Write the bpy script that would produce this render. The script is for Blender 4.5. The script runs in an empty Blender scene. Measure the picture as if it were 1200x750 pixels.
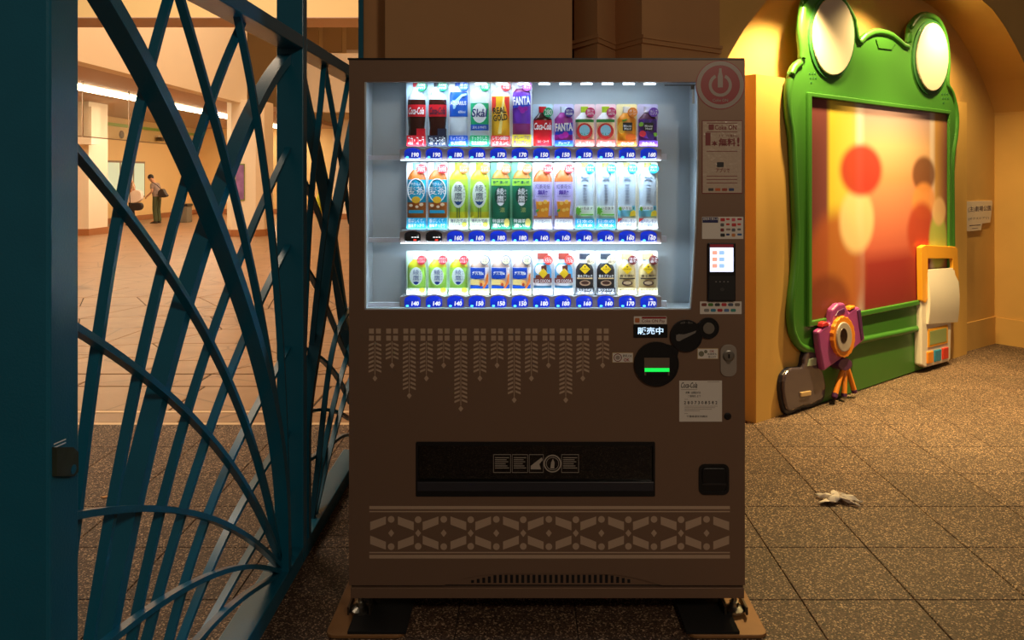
import bpy, bmesh, math, random
import numpy as np
from mathutils import Vector, Matrix

random.seed(7)
scene = bpy.context.scene
col = scene.collection

# ---------------------------------------------------------------- camera
F, CX, CY, H = 945.0, 614.0, 206.0, 1.453      # focal length (px), principal point (px), eye height (m)
D0 = 2.603                                     # distance of the machine front
cam_d = bpy.data.cameras.new('camera')
cam = bpy.data.objects.new('camera', cam_d)
col.objects.link(cam)
cam.location = (0, 0, H)
cam.rotation_euler = (math.pi / 2, 0, 0)
cam_d.sensor_width = 36.0
cam_d.lens = F / 1200.0 * 36.0
cam_d.shift_x = -(CX - 600.0) / 1200.0
cam_d.shift_y = -(375.0 - CY) / 1200.0
cam_d.clip_end = 200
scene.camera = cam

# ---------------------------------------------------------------- world, exposure, large lights
world = bpy.data.worlds.new('world')
scene.world = world
world.use_nodes = True
bg = world.node_tree.nodes['Background']
bg.inputs[0].default_value = (1.0, 0.72, 0.5, 1)
bg.inputs[1].default_value = 0.085
vs = scene.view_settings
vs.view_transform = 'Standard'
vs.look = 'None'
vs.exposure = 0.0
vs.gamma = 1.0
vs.use_curve_mapping = False
try:
    scene.cycles.use_denoising = True
    scene.cycles.max_bounces = 8
    scene.cycles.transparent_max_bounces = 12
    scene.cycles.caustics_reflective = False
    scene.cycles.caustics_refractive = False
except Exception:
    pass


def area(name, loc, target, sx, sy, power, color, spread=180):
    d = bpy.data.lights.new(name, 'AREA')
    d.shape = 'RECTANGLE'; d.size = sx; d.size_y = sy
    d.energy = power; d.color = color
    d.spread = math.radians(spread)
    o = bpy.data.objects.new(name, d)
    col.objects.link(o)
    o.location = loc
    o.rotation_euler = (Vector(target) - Vector(loc)).to_track_quat('-Z', 'Y').to_euler()
    return o


def spot(name, loc, target, power, color, angle, blend=0.6, radius=0.04):
    d = bpy.data.lights.new(name, 'SPOT')
    d.energy = power; d.color = color
    d.spot_size = math.radians(angle); d.spot_blend = blend
    d.shadow_soft_size = radius
    o = bpy.data.objects.new(name, d)
    col.objects.link(o)
    o.location = loc
    o.rotation_euler = (Vector(target) - Vector(loc)).to_track_quat('-Z', 'Y').to_euler()
    return o


WARM = (1.0, 0.70, 0.29)
WARM2 = (1.0, 0.78, 0.56)
HALL = (1.0, 0.78, 0.55)
COOL = (0.72, 0.88, 1.0)
# the hall beyond the gate: ceiling lamps above the picture (the cove strip in view is a glowing object, see strip_light)
area('hall_ceiling_offscreen', (-4.2, 17.0, 8.3), (-4.2, 17.5, 0), 5.0, 16.0, 950, HALL)
area('hall_entrance_ceiling_offscreen', (-3.4, 5.2, 4.6), (-3.6, 7.0, 2.2), 3.0, 1.2, 210, HALL)
# walkway lamp behind the viewer (its kind glints in the display glass)
area('walkway_lamp_behind_offscreen', (1.6, -1.6, 3.3), (0.7, 1.6, 0.6), 0.5, 0.5, 42, WARM2)
# warm spotlights above the niche, whose scallops and floor pool the photograph shows
for p_ in ((1.775, 4.76, 2.62), (2.573, 5.36, 2.82), (3.29, 5.90, 2.79)):
    spot('niche_downlight_offscreen', p_, (p_[0], p_[1], 0), 210 if p_[0] < 2 else 130, WARM, 130, 0.7)
spot('niche_floodlight_offscreen', (3.0, 4.9, 3.3), (2.8, 5.3, 0), 820, WARM, 66, 1.0)

# ---------------------------------------------------------------- helpers


def lin(c):
    return tuple((x / 12.92 if x <= 0.04045 else ((x + 0.055) / 1.055) ** 2.4) for x in c)


def rgb(r, g, b):
    return lin((r / 255, g / 255, b / 255)) + (1.0,)


MATS = {}


def mat(key, color, rough=0.5, metal=0.0, bump=0.0, bscale=60, vary=0.0, vscale=4, emit=None, estr=0.0,
        spec=0.5, coat=0.0):
    if key in MATS:
        return MATS[key]
    m = bpy.data.materials.new(key)
    m.use_nodes = True
    nt = m.node_tree
    p = nt.nodes['Principled BSDF']
    c = rgb(*color)
    p.inputs['Base Color'].default_value = c
    p.inputs['Roughness'].default_value = rough
    p.inputs['Metallic'].default_value = metal
    p.inputs['Specular IOR Level'].default_value = spec
    p.inputs['Coat Weight'].default_value = coat
    if emit:
        p.inputs['Emission Color'].default_value = rgb(*emit)
        p.inputs['Emission Strength'].default_value = estr
    tc = None
    if bump or vary:
        tc = nt.nodes.new('ShaderNodeTexCoord')
    if vary:
        n = nt.nodes.new('ShaderNodeTexNoise')
        n.inputs['Scale'].default_value = vscale
        n.inputs['Detail'].default_value = 5
        nt.links.new(tc.outputs['Object'], n.inputs['Vector'])
        mx_ = nt.nodes.new('ShaderNodeMix')
        mx_.data_type = 'RGBA'
        mx_.inputs[6].default_value = tuple(x * (1 - vary) for x in c[:3]) + (1,)
        mx_.inputs[7].default_value = tuple(min(1, x * (1 + vary)) for x in c[:3]) + (1,)
        nt.links.new(n.outputs['Fac'], mx_.inputs[0])
        nt.links.new(mx_.outputs[2], p.inputs['Base Color'])
    if bump:
        n2 = nt.nodes.new('ShaderNodeTexNoise')
        n2.inputs['Scale'].default_value = bscale
        n2.inputs['Detail'].default_value = 4
        nt.links.new(tc.outputs['Object'], n2.inputs['Vector'])
        b = nt.nodes.new('ShaderNodeBump')
        b.inputs['Strength'].default_value = bump
        b.inputs['Distance'].default_value = 0.004
        nt.links.new(n2.outputs['Fac'], b.inputs['Height'])
        nt.links.new(b.outputs['Normal'], p.inputs['Normal'])
    MATS[key] = m
    return m


def glass(key, tint=(255, 255, 255), refl=0.06, rough=0.02):
    if key in MATS:
        return MATS[key]
    m = bpy.data.materials.new(key)
    m.use_nodes = True
    nt = m.node_tree
    nt.nodes.remove(nt.nodes['Principled BSDF'])
    out = nt.nodes['Material Output']
    tr = nt.nodes.new('ShaderNodeBsdfTransparent')
    tr.inputs[0].default_value = rgb(*tint)
    gl = nt.nodes.new('ShaderNodeBsdfGlossy')
    gl.inputs['Roughness'].default_value = rough
    gl.inputs[0].default_value = (1, 1, 1, 1)
    mx_ = nt.nodes.new('ShaderNodeMixShader')
    mx_.inputs[0].default_value = refl
    nt.links.new(tr.outputs[0], mx_.inputs[1])
    nt.links.new(gl.outputs[0], mx_.inputs[2])
    nt.links.new(mx_.outputs[0], out.inputs[0])
    MATS[key] = m
    return m


def aggregate_mat(key, dark, mid, light, scale=215):
    """exposed-aggregate paving: dark and pale grit in a brown ground"""
    m = bpy.data.materials.new(key)
    m.use_nodes = True
    nt = m.node_tree
    p = nt.nodes['Principled BSDF']
    g = nt.nodes.new('ShaderNodeNewGeometry')
    v = nt.nodes.new('ShaderNodeTexVoronoi')
    v.inputs['Scale'].default_value = scale
    nt.links.new(g.outputs['Position'], v.inputs['Vector'])
    sep = nt.nodes.new('ShaderNodeSeparateColor')
    nt.links.new(v.outputs['Color'], sep.inputs[0])
    r = nt.nodes.new('ShaderNodeValToRGB')
    e = r.color_ramp.elements
    e[0].position = 0.0; e[0].color = rgb(*dark)
    e[1].position = 1.0; e[1].color = rgb(*light)
    k = e.new(0.5); k.color = rgb(*mid)
    k = e.new(0.78); k.color = rgb(*mid)
    nt.links.new(sep.outputs[0], r.inputs[0])
    n = nt.nodes.new('ShaderNodeTexNoise')
    n.inputs['Scale'].default_value = 1.6
    n.inputs['Detail'].default_value = 6
    nt.links.new(g.outputs['Position'], n.inputs['Vector'])
    mr = nt.nodes.new('ShaderNodeMapRange')
    mr.inputs[1].default_value = 0.3; mr.inputs[2].default_value = 0.7
    mr.inputs[3].default_value = 0.78; mr.inputs[4].default_value = 1.12
    nt.links.new(n.outputs['Fac'], mr.inputs[0])
    oi = nt.nodes.new('ShaderNodeObjectInfo')
    mr2 = nt.nodes.new('ShaderNodeMapRange')
    mr2.inputs[3].default_value = 0.88; mr2.inputs[4].default_value = 1.1
    nt.links.new(oi.outputs['Random'], mr2.inputs[0])
    mu = nt.nodes.new('ShaderNodeMath'); mu.operation = 'MULTIPLY'
    nt.links.new(mr.outputs[0], mu.inputs[0]); nt.links.new(mr2.outputs[0], mu.inputs[1])
    vm = nt.nodes.new('ShaderNodeVectorMath'); vm.operation = 'SCALE'
    nt.links.new(r.outputs[0], vm.inputs[0]); nt.links.new(mu.outputs[0], vm.inputs['Scale'])
    nt.links.new(vm.outputs[0], p.inputs['Base Color'])
    p.inputs['Roughness'].default_value = 0.62
    b = nt.nodes.new('ShaderNodeBump')
    b.inputs['Strength'].default_value = 0.55
    b.inputs['Distance'].default_value = 0.003
    nt.links.new(sep.outputs[1], b.inputs['Height'])
    nt.links.new(b.outputs['Normal'], p.inputs['Normal'])
    MATS[key] = m
    return m


def stone_mat(key, c1, c2):
    """stamped flagstone beyond the gate: warm slate with fine veins"""
    m = bpy.data.materials.new(key)
    m.use_nodes = True
    nt = m.node_tree
    p = nt.nodes['Principled BSDF']
    g = nt.nodes.new('ShaderNodeNewGeometry')
    n = nt.nodes.new('ShaderNodeTexNoise')
    n.inputs['Scale'].default_value = 2.2; n.inputs['Detail'].default_value = 8
    n.inputs['Distortion'].default_value = 1.2
    nt.links.new(g.outputs['Position'], n.inputs['Vector'])
    mx_ = nt.nodes.new('ShaderNodeMix'); mx_.data_type = 'RGBA'
    mx_.inputs[6].default_value = rgb(*c1); mx_.inputs[7].default_value = rgb(*c2)
    nt.links.new(n.outputs['Fac'], mx_.inputs[0])
    v = nt.nodes.new('ShaderNodeTexVoronoi'); v.feature = 'DISTANCE_TO_EDGE'
    v.inputs['Scale'].default_value = 1.5
    nt.links.new(g.outputs['Position'], v.inputs['Vector'])
    mr = nt.nodes.new('ShaderNodeMapRange')
    mr.inputs[1].default_value = 0.0; mr.inputs[2].default_value = 0.02
    mr.inputs[3].default_value = 0.5; mr.inputs[4].default_value = 1.0
    nt.links.new(v.outputs['Distance'], mr.inputs[0])
    vm = nt.nodes.new('ShaderNodeVectorMath'); vm.operation = 'SCALE'
    nt.links.new(mx_.outputs[2], vm.inputs[0]); nt.links.new(mr.outputs[0], vm.inputs['Scale'])
    nt.links.new(vm.outputs[0], p.inputs['Base Color'])
    p.inputs['Roughness'].default_value = 0.38
    b = nt.nodes.new('ShaderNodeBump'); b.inputs['Strength'].default_value = 0.35; b.inputs['Distance'].default_value = 0.01
    nt.links.new(n.outputs['Fac'], b.inputs['Height'])
    nt.links.new(b.outputs['Normal'], p.inputs['Normal'])
    MATS[key] = m
    return m


class Frame:
    def __init__(s, O, U, V, N):
        s.O, s.U, s.V, s.N = Vector(O), Vector(U), Vector(V), Vector(N)

    def at(s, u, v, n=0.0):
        return s.O + s.U * u + s.V * v + s.N * n


class MB:
    """mesh builder: everything added becomes ONE mesh object"""

    def __init__(s):
        s.v, s.f = [], []

    def add(s, vs_, fs):
        b = len(s.v)
        s.v += [tuple(x) for x in vs_]
        s.f += [tuple(i + b for i in f) for f in fs]
        return s

    def box(s, x0, x1, y0, y1, z0, z1):
        vs_ = [(x, y, z) for x in (x0, x1) for y in (y0, y1) for z in (z0, z1)]
        return s.add(vs_, [(0, 1, 3, 2), (4, 6, 7, 5), (0, 4, 5, 1), (2, 3, 7, 6), (0, 2, 6, 4), (1, 5, 7, 3)])

    def ext(s, fr, poly, n0, n1, poly2=None):
        k = len(poly)
        p2 = poly2 or poly
        vs_ = [fr.at(u, v, n0) for u, v in poly] + [fr.at(u, v, n1) for u, v in p2]
        fs = [tuple(range(k)), tuple(range(2 * k - 1, k - 1, -1))]
        fs += [(i, (i + 1) % k, k + (i + 1) % k, k + i) for i in range(k)]
        return s.add(vs_, fs)

    def ring(s, fr, outer, inner, n0, n1):
        """plate with a hole: outer and inner loops of the same length"""
        k = len(outer)
        vs_ = [fr.at(u, v, n) for n in (n0, n1) for lp in (outer, inner) for u, v in lp]
        fs = []
        for i in range(k):
            j = (i + 1) % k
            fs.append((i, j, k + j, k + i))
            fs.append((2 * k + i, 3 * k + i, 3 * k + j, 2 * k + j))
            fs.append((i, 2 * k + i, 2 * k + j, j))
            fs.append((k + i, k + j, 3 * k + j, 3 * k + i))
        return s.add(vs_, fs)

    def tube(s, pts, r, seg=8, cap=True):
        pts = [Vector(p) for p in pts]
        rs = r if isinstance(r, (list, tuple)) else [r] * len(pts)
        vs_, fs = [], []
        for i, p in enumerate(pts):
            t = (pts[min(i + 1, len(pts) - 1)] - pts[max(i - 1, 0)]).normalized()
            a = Vector((0, 0, 1)) if abs(t.z) < 0.9 else Vector((1, 0, 0))
            x = t.cross(a).normalized(); y = t.cross(x)
            for k in range(seg):
                w = 2 * math.pi * k / seg
                vs_.append(p + (x * math.cos(w) + y * math.sin(w)) * rs[i])
        for i in range(len(pts) - 1):
            for k in range(seg):
                k2 = (k + 1) % seg
                fs.append((i * seg + k, i * seg + k2, (i + 1) * seg + k2, (i + 1) * seg + k))
        if cap:
            fs.append(tuple(range(seg)))
            fs.append(tuple((len(pts) - 1) * seg + k for k in range(seg)))
        return s.add(vs_, fs)

    def lathe(s, c, prof, seg=20, axis='z', sy=1.0):
        vs_, fs = [], []
        n = len(prof)
        for r, h in prof:
            for k in range(seg):
                w = 2 * math.pi * k / seg
                a, b = r * math.cos(w), r * math.sin(w) * sy
                vs_.append((c[0] + a, c[1] + b, c[2] + h) if axis == 'z' else (c[0] + a, c[1] - h, c[2] + b))
        for i in range(n - 1):
            for k in range(seg):
                k2 = (k + 1) % seg
                fs.append((i * seg + k, i * seg + k2, (i + 1) * seg + k2, (i + 1) * seg + k))
        fs.append(tuple(range(seg)))
        fs.append(tuple((n - 1) * seg + k for k in range(seg)))
        return s.add(vs_, fs)

    def mesh(s, name, bevel=0.0, smooth=None, bseg=2):
        me = bpy.data.meshes.new(name)
        bm = bmesh.new()
        bv = [bm.verts.new(v) for v in s.v]
        for f in s.f:
            try:
                bm.faces.new([bv[i] for i in f])
            except ValueError:
                pass
        bmesh.ops.recalc_face_normals(bm, faces=bm.faces)
        if bevel:
            ed = [e for e in bm.edges if len(e.link_faces) == 2 and e.calc_face_angle(0) > 0.6]
            bmesh.ops.bevel(bm, geom=ed, offset=bevel, segments=bseg, profile=0.5, affect='EDGES', clamp_overlap=True)
        bm.to_mesh(me)
        bm.free()
        if smooth is not None:
            me.shade_smooth()
            me.set_sharp_from_angle(angle=math.radians(smooth))
        return me

    def build(s, name, m, parent=None, **k):
        o = bpy.data.objects.new(name, s.mesh(name, **k))
        o.data.materials.append(m)
        link(o, parent)
        return o


def link(o, parent=None):
    col.objects.link(o)
    if parent is not None:
        o.parent = parent
        w = Matrix.Identity(4)
        q = parent
        ch = []
        while q is not None:
            ch.append(q); q = q.parent
        for q in reversed(ch):
            w = w @ q.matrix_parent_inverse @ q.matrix_basis
        o.matrix_parent_inverse = w.inverted()


def tag(o, label, cat, group=None):
    o['label'] = label
    o['category'] = cat
    if group:
        o['group'] = group
    return o


def thing(name, label, cat, loc=(0, 0, 0), group=None):
    o = bpy.data.objects.new(name, None)
    o.empty_display_size = 0.05
    col.objects.link(o)
    o.location = loc
    return tag(o, label, cat, group)


def struct(o, label=None):
    o['kind'] = 'structure'
    if label:
        o['label'] = label
    return o


def rrect(x0, y0, x1, y1, r, seg=4):
    if x0 > x1: x0, x1 = x1, x0
    if y0 > y1: y0, y1 = y1, y0
    out = []
    for cx, cy, a in ((x1 - r, y1 - r, 0), (x0 + r, y1 - r, 90), (x0 + r, y0 + r, 180), (x1 - r, y0 + r, 270)):
        for k in range(seg + 1):
            w = math.radians(a + 90 * k / seg)
            out.append((cx + r * math.cos(w), cy + r * math.sin(w)))
    return out


def ell(cx, cy, rx, ry=None, seg=28, a0=0):
    ry = rx if ry is None else ry
    return [(cx + rx * math.cos(a0 + 2 * math.pi * k / seg), cy + ry * math.sin(a0 + 2 * math.pi * k / seg)) for k in range(seg)]


def catmull(pts, sub=6, closed=False):
    n = len(pts)
    out = []
    rng = n if closed else n - 1
    for i in range(rng):
        p0 = pts[(i - 1) % n] if closed or i > 0 else tuple(2 * a - b for a, b in zip(pts[0], pts[1]))
        p1, p2 = pts[i], pts[(i + 1) % n]
        p3 = pts[(i + 2) % n] if closed or i < n - 2 else tuple(2 * a - b for a, b in zip(pts[-1], pts[-2]))
        for k in range(sub):
            t = k / sub
            out.append(tuple(0.5 * (2 * b + (c - a) * t + (2 * a - 5 * b + 4 * c - d) * t * t + (3 * b - a - 3 * c + d) * t ** 3)
                             for a, b, c, d in zip(p0, p1, p2, p3)))
    if not closed:
        out.append(tuple(pts[-1]))
    return out


_tc = bpy.data.curves.new('text_source', 'FONT')
_to = bpy.data.objects.new('text_source', _tc)
_cache = {}


def glyphs(s_, bold=0.0, shear=0.0, res=2):
    key = (s_, bold, shear)
    if key in _cache:
        return _cache[key]
    _tc.body = s_
    _tc.size = 1.0
    _tc.offset = bold
    _tc.shear = shear
    _tc.resolution_u = res
    _tc.fill_mode = 'FRONT'
    me = _to.to_mesh()
    vs_ = [(v.co.x, v.co.y) for v in me.vertices]
    fs = [tuple(p.vertices) for p in me.polygons]
    _to.to_mesh_clear()
    if not vs_:
        vs_, fs = [(0, 0), (1, 0), (1, 1)], [(0, 1, 2)]
    x0 = min(a for a, b in vs_); x1 = max(a for a, b in vs_)
    y0 = min(b for a, b in vs_); y1 = max(b for a, b in vs_)
    vs_ = [((a - x0) / max(1e-6, x1 - x0), (b - y0) / max(1e-6, y1 - y0)) for a, b in vs_]
    _cache[key] = (vs_, fs, (x1 - x0) / max(1e-6, y1 - y0))
    return _cache[key]


def letter(parent, m, fr, s_, x0, y0, x1, y1, n, bold=0.0, shear=0.0, fit=False, name='lettering', rot=0.0, curve=None):
    """flat lettering filling the box x0..x1, y0..y1 of a frame, n in front of it"""
    vs_, fs, asp = glyphs(s_, bold, shear)
    w, h = x1 - x0, y1 - y0
    if fit:
        if w / h > asp:
            dw = h * asp; x0 += (w - dw) / 2; w = dw
        else:
            dh = w / asp; y0 += (h - dh) / 2; h = dh
    mb = MB()
    pts = []
    cr, sr = math.cos(rot), math.sin(rot)
    mx_, my_ = x0 + w / 2, y0 + h / 2
    for a, b in vs_:
        x, y = x0 + a * w - mx_, y0 + b * h - my_
        x, y = mx_ + x * cr - y * sr, my_ + x * sr + y * cr
        pts.append(fr.at(x, y, n + (curve(x) if curve else 0)))
    mb.add(pts, fs)
    me = bpy.data.meshes.new(name)
    me.from_pydata(mb.v, [], mb.f)
    me.materials.append(m)
    o = bpy.data.objects.new(name, me)
    link(o, parent)
    return o


def P(x, y, D):
    return Vector(((x - CX) / F * D, D, H + (CY - y) / F * D))


def G(x, y, z=0.0):
    D = F * (H - z) / (y - CY)
    return Vector(((x - CX) / F * D, D, z))


def children_tree(o, parent=None):
    c = o.copy()
    col.objects.link(c)
    if parent is not None:
        c.parent = parent
        c.matrix_parent_inverse = o.matrix_parent_inverse.copy()
    for ch in [q for q in list(o.children)]:
        children_tree(ch, c)
    return c


# ---------------------------------------------------------------- materials
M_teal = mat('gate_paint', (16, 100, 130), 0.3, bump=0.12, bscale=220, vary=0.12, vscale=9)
M_rust = mat('rusty_plate', (46, 56, 44), 0.6, vary=0.4, vscale=40)
M_brown = mat('machine_paint', (126, 100, 82), 0.42, metal=0.25, bump=0.05, bscale=500)
M_brown_d = mat('machine_paint_dark', (62, 50, 43), 0.5)
M_print = mat('machine_print', (186, 160, 138), 0.5)
M_black = mat('black_plastic', (14, 15, 18), 0.35)
M_blackmat = mat('black_rubber', (8, 8, 9), 0.85)
M_steel = mat('steel', (170, 168, 160), 0.3, metal=1.0)
M_white = mat('white_plastic', (235, 238, 240), 0.4)
M_inner = mat('display_lining', (190, 199, 204), 0.55)
M_rail = mat('rail_plastic', (168, 152, 144), 0.45)
M_ink = mat('black_ink', (18, 18, 22), 0.5)
M_inkw = mat('white_ink', (250, 250, 250), 0.5)
M_paper = mat('paper', (222, 216, 208), 0.55)
M_glass = glass('window_glass', (250, 252, 253), 0.035)
M_flap = glass('flap_glass', (120, 120, 130), 0.07)
M_hallglass = glass('hall_glass', (245, 248, 246), 0.08)
M_plaster = mat('plaster', (192, 146, 100), 0.8, bump=0.35, bscale=9, vary=0.12, vscale=2.2)
M_plasterY = mat('plaster_ochre', (214, 170, 96), 0.75, bump=0.4, bscale=14, vary=0.12, vscale=3)
M_board = mat('board_paint', (224, 178, 96), 0.6, bump=0.1, bscale=160)
M_cream = mat('hall_cream', (242, 228, 206), 0.6)
M_creamy = mat('hall_yellow', (238, 206, 146), 0.6)
M_mauve = mat('hall_soffit', (196, 164, 144), 0.6)
M_hbase = mat('hall_base', (168, 112, 70), 0.5)
M_tile = aggregate_mat('paving_aggregate', (18, 12, 9), (92, 69, 54), (214, 182, 148))
M_stone = stone_mat('flagstone', (172, 134, 98), (128, 96, 68))
M_joint = mat('joint_mortar', (56, 45, 37), 0.9, bump=0.3, bscale=120)

# frames
FR = Frame((0, 0, 0), (1, 0, 0), (0, 0, 1), (0, -1, 0))      # X, Z, towards camera (n = -Y)
FRM = Frame((0, D0, 0), (1, 0, 0), (0, 0, 1), (0, -1, 0))    # on the machine front
FG = Frame((0, 0, 0), (0, 1, 0), (0, 0, 1), (1, 0, 0))       # D, Z, X


# ================================================================ FLOOR
TP = 0.39
tile_x0, tile_y0 = 0.171, 2.764
fl = MB().box(-16, 8, -3.0, 34, -0.12, -0.005).build('floor', M_joint)
struct(fl, 'paved floor of the walkway and the hall beyond the gate')


def tile_mesh(w, d, name='tile'):
    g = 0.0013
    mb = MB().box(g - w / 2, w / 2 - g, g - d / 2, d / 2 - g, -0.02, 0.0)
    return mb.mesh(name, bevel=0.0025, bseg=1)


tm = tile_mesh(TP, TP)
tm.materials.append(M_tile)
for j in range(-2, 14):
    yc = tile_y0 + (j + 0.5) * TP
    for i in range(-12, 14):
        xc = tile_x0 + (i + 0.5) * TP
        if yc > 4.72 and xc < 0.2:
            continue
        k = xc / yc
        if k < -0.72 or k > 0.70 or yc < 2.2:
            continue
        wl = (xc - 4.088) * 0.602 - (yc - 7.005) * 0.798
        if xc > -0.3 and yc > 4.3 and wl < -0.35:
            continue
        o = bpy.data.objects.new('tile', tm)
        o.location = (xc, yc, 0)
        o.rotation_euler = (0, 0, math.pi / 2 * random.randrange(4))
        link(o, fl)
mb = MB().box(-6, 8, -3, tile_y0 - 1.002 * TP, -0.02, 0.0)
mb.build('paving_slab', M_tile, fl)['kind'] = 'stuff'

# straight border courses, then stamped flagstones beyond the gate


def slab(name, quad, top=0.0, m=M_stone, parent=fl):
    fr = Frame((0, 0, 0), (1, 0, 0), (0, 1, 0), (0, 0, 1))
    cx = sum(q[0] for q in quad) / len(quad); cy = sum(q[1] for q in quad) / len(quad)
    sh = []
    for x, y in quad:
        d = math.hypot(x - cx, y - cy)
        k = (d - 0.008) / d
        sh.append((cx + (x - cx) * k, cy + (y - cy) * k))
    sh2 = [(cx + (x - cx) * 0.992, cy + (y - cy) * 0.992) for x, y in sh]
    return MB().ext(fr, sh, -0.02, top - 0.004).ext(fr, sh, top - 0.004, top, sh2).build(name, m, parent)


M_pale = mat('pale_strip', (226, 196, 156), 0.5)
for y0, y1 in ((4.705, 4.745), (4.945, 4.985)):
    MB().box(-5.2, -0.3, y0, y1, -0.02, 0.001).build('joint_strip', M_pale, fl)
for (y0, y1, w) in ((4.75, 4.94, 1.1), (4.99, 5.56, 0.9), (5.57, 5.9, 1.0)):
    x = -5.2
    while x < -0.6:
        ww = w * random.uniform(0.75, 1.3)
        if True:
            sk = random.uniform(-0.12, 0.12)
            slab('flagstone', [(x, y0), (x + ww, y0), (x + ww + sk * 0, y1), (x, y1)])
        x += ww
rows = [5.92, 6.42, 7.0, 7.6, 8.25, 8.95, 9.7, 10.5]
grid = []
for r_, yy in enumerate(rows):
    line = []
    for c_ in range(13):
        xx = -9.3 + c_ * 0.78 + (0.39 if r_ % 2 else 0)
        jx, jy = random.uniform(-0.2, 0.2), (random.uniform(-0.16, 0.16) if 0 < r_ < len(rows) - 1 else 0)
        line.append((xx + jx, yy + jy))
    grid.append(line)
for r_ in range(len(rows) - 1):
    for c_ in range(12):
        q = [grid[r_][c_], grid[r_][c_ + 1], grid[r_ + 1][c_ + 1], grid[r_ + 1][c_]]
        cxm = sum(a for a, b in q) / 4; cym = sum(b for a, b in q) / 4
        if cxm > -0.06 * cym:
            continue
        slab('flagstone', q)
MB().box(-14, 2.0, 10.5, 32, -0.02, -0.001).build('paving_slab', M_stone, fl)['kind'] = 'stuff'
MB().box(-14, -9.3, 5.9, 10.5, -0.03, -0.002).box(-14, -5.2, 4.75, 5.9, -0.03, -0.002).build('paving_slab', M_stone, fl)['kind'] = 'stuff'

# ================================================================ WALLS NEAR THE MACHINE
HT = 3.4
w = MB().box(-0.68, 0.236, 3.95, 4.5, 0, HT).build('wall_back', M_plaster)
struct(w, 'brown plaster wall behind the vending machine')
MB().box(-0.82, -0.68, 4.12, 4.5, 0, HT).build('pilaster', M_plaster, w)
# folded pier between the back wall and the arch
W_C = Vector((4.088, 7.005, 0)); W_U = Vector((0.798, 0.602, 0)).normalized(); W_N = Vector((0.602, -0.798, 0)).normalized()


def wp(t, e=0.0, z=0.0):
    q = W_C - W_U * t + W_N * e
    return Vector((q.x, q.y, z))


pz = [(0.2555, 4.09), (0.354, 3.89), (0.4665, 4.12), (0.57, 3.90)]
pr = wp(4.1, 0.36)
pb = wp(4.1, 0.0)
FZ = Frame((0, 0, 0), (1, 0, 0), (0, 1, 0), (0, 0, 1))
foot = pz + [(pr.x, pr.y), (pb.x, pb.y), (0.2555, 4.6)]
pier = MB().ext(FZ, foot, 0, HT).build('wall_pier', M_plaster)
struct(pier, 'folded plaster pier beside the arch')


def offset_poly(pts, d):
    out = []
    for i, p in enumerate(pts):
        a = pts[max(0, i - 1)]; b = pts[min(len(pts) - 1, i + 1)]
        t = Vector((b[0] - a[0], b[1] - a[1])).normalized()
        out.append((p[0] + t.y * d, p[1] - t.x * d))
    return out


cl = pz + [(pr.x, pr.y)]
for z0, z1, d in ((2.095, 2.118, 0.012), (2.118, 2.135, 0.02)):
    o2 = offset_poly(cl, d)
    MB().ext(FZ, cl + o2[::-1], z0, z1).build('string_course', M_plaster, pier)

# niche back wall, right wall, arch
FW = Frame(W_C, -W_U, (0, 0, 1), W_N)       # t (leftwards), z, out of the wall
wn = MB().ext(FW, [(-0.05, 0), (4.15, 0), (4.15, HT), (-0.05, HT)], -0.25, 0).build('wall_niche', M_plasterY)
struct(wn, 'ochre plaster wall of the niche behind the photo board')
MB().ext(FW, [(0, 0), (4.05, 0), (4.05, 0.232), (0, 0.232)], 0, 0.012).build('plinth', M_plasterY, wn)
half = [(0, 1.994), (0.10, 2.125), (0.2035, 2.247), (0.36, 2.39), (0.5156, 2.509), (0.70, 2.63), (0.896, 2.726), (1.10, 2.785), (1.33, 2.825), (1.65, 2.86), (2.05, 2.875)]
arch = half + [(4.1 - t, z) for t, z in half[-2::-1]]
EW = 0.36
mb = MB()
for (t0, z0), (t1, z1) in zip(arch[:-1], arch[1:]):
    mb.ext(FW, [(t0, z0), (t1, z1), (t1, HT), (t0, HT)], EW - 0.16, EW)
    mb.ext(FW, [(t0, z0), (t1, z1), (t1, z1 + 0.05), (t0, z0 + 0.05)], 0, EW - 0.16)
ao = mb.build('wall_arch', M_plasterY)
struct(ao, 'plaster arch over the niche')
wr = MB().ext(FW, [(-0.9, 0), (0, 0), (0, 1.994), (-0.9, 1.994)], 0, EW) \
    .ext(FW, [(-0.9, 1.994), (0, 1.994), (0, HT), (-0.9, HT)], 0, EW).build('wall_right', M_plasterY)
struct(wr, 'ochre plaster pier to the right of the niche')
FRW = Frame(W_C, W_N, (0, 0, 1), -W_U)
MB().ext(FRW, [(0.012, 0), (EW, 0), (EW, 0.225), (0.012, 0.225)], 0, 0.012).build('plinth', M_plasterY, wr)
MB().ext(FRW, [(0.0, 1.984), (EW, 1.984), (EW, 1.998), (0.0, 1.998)], 0, 0.006).build('impost', M_plasterY, wr)

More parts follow.
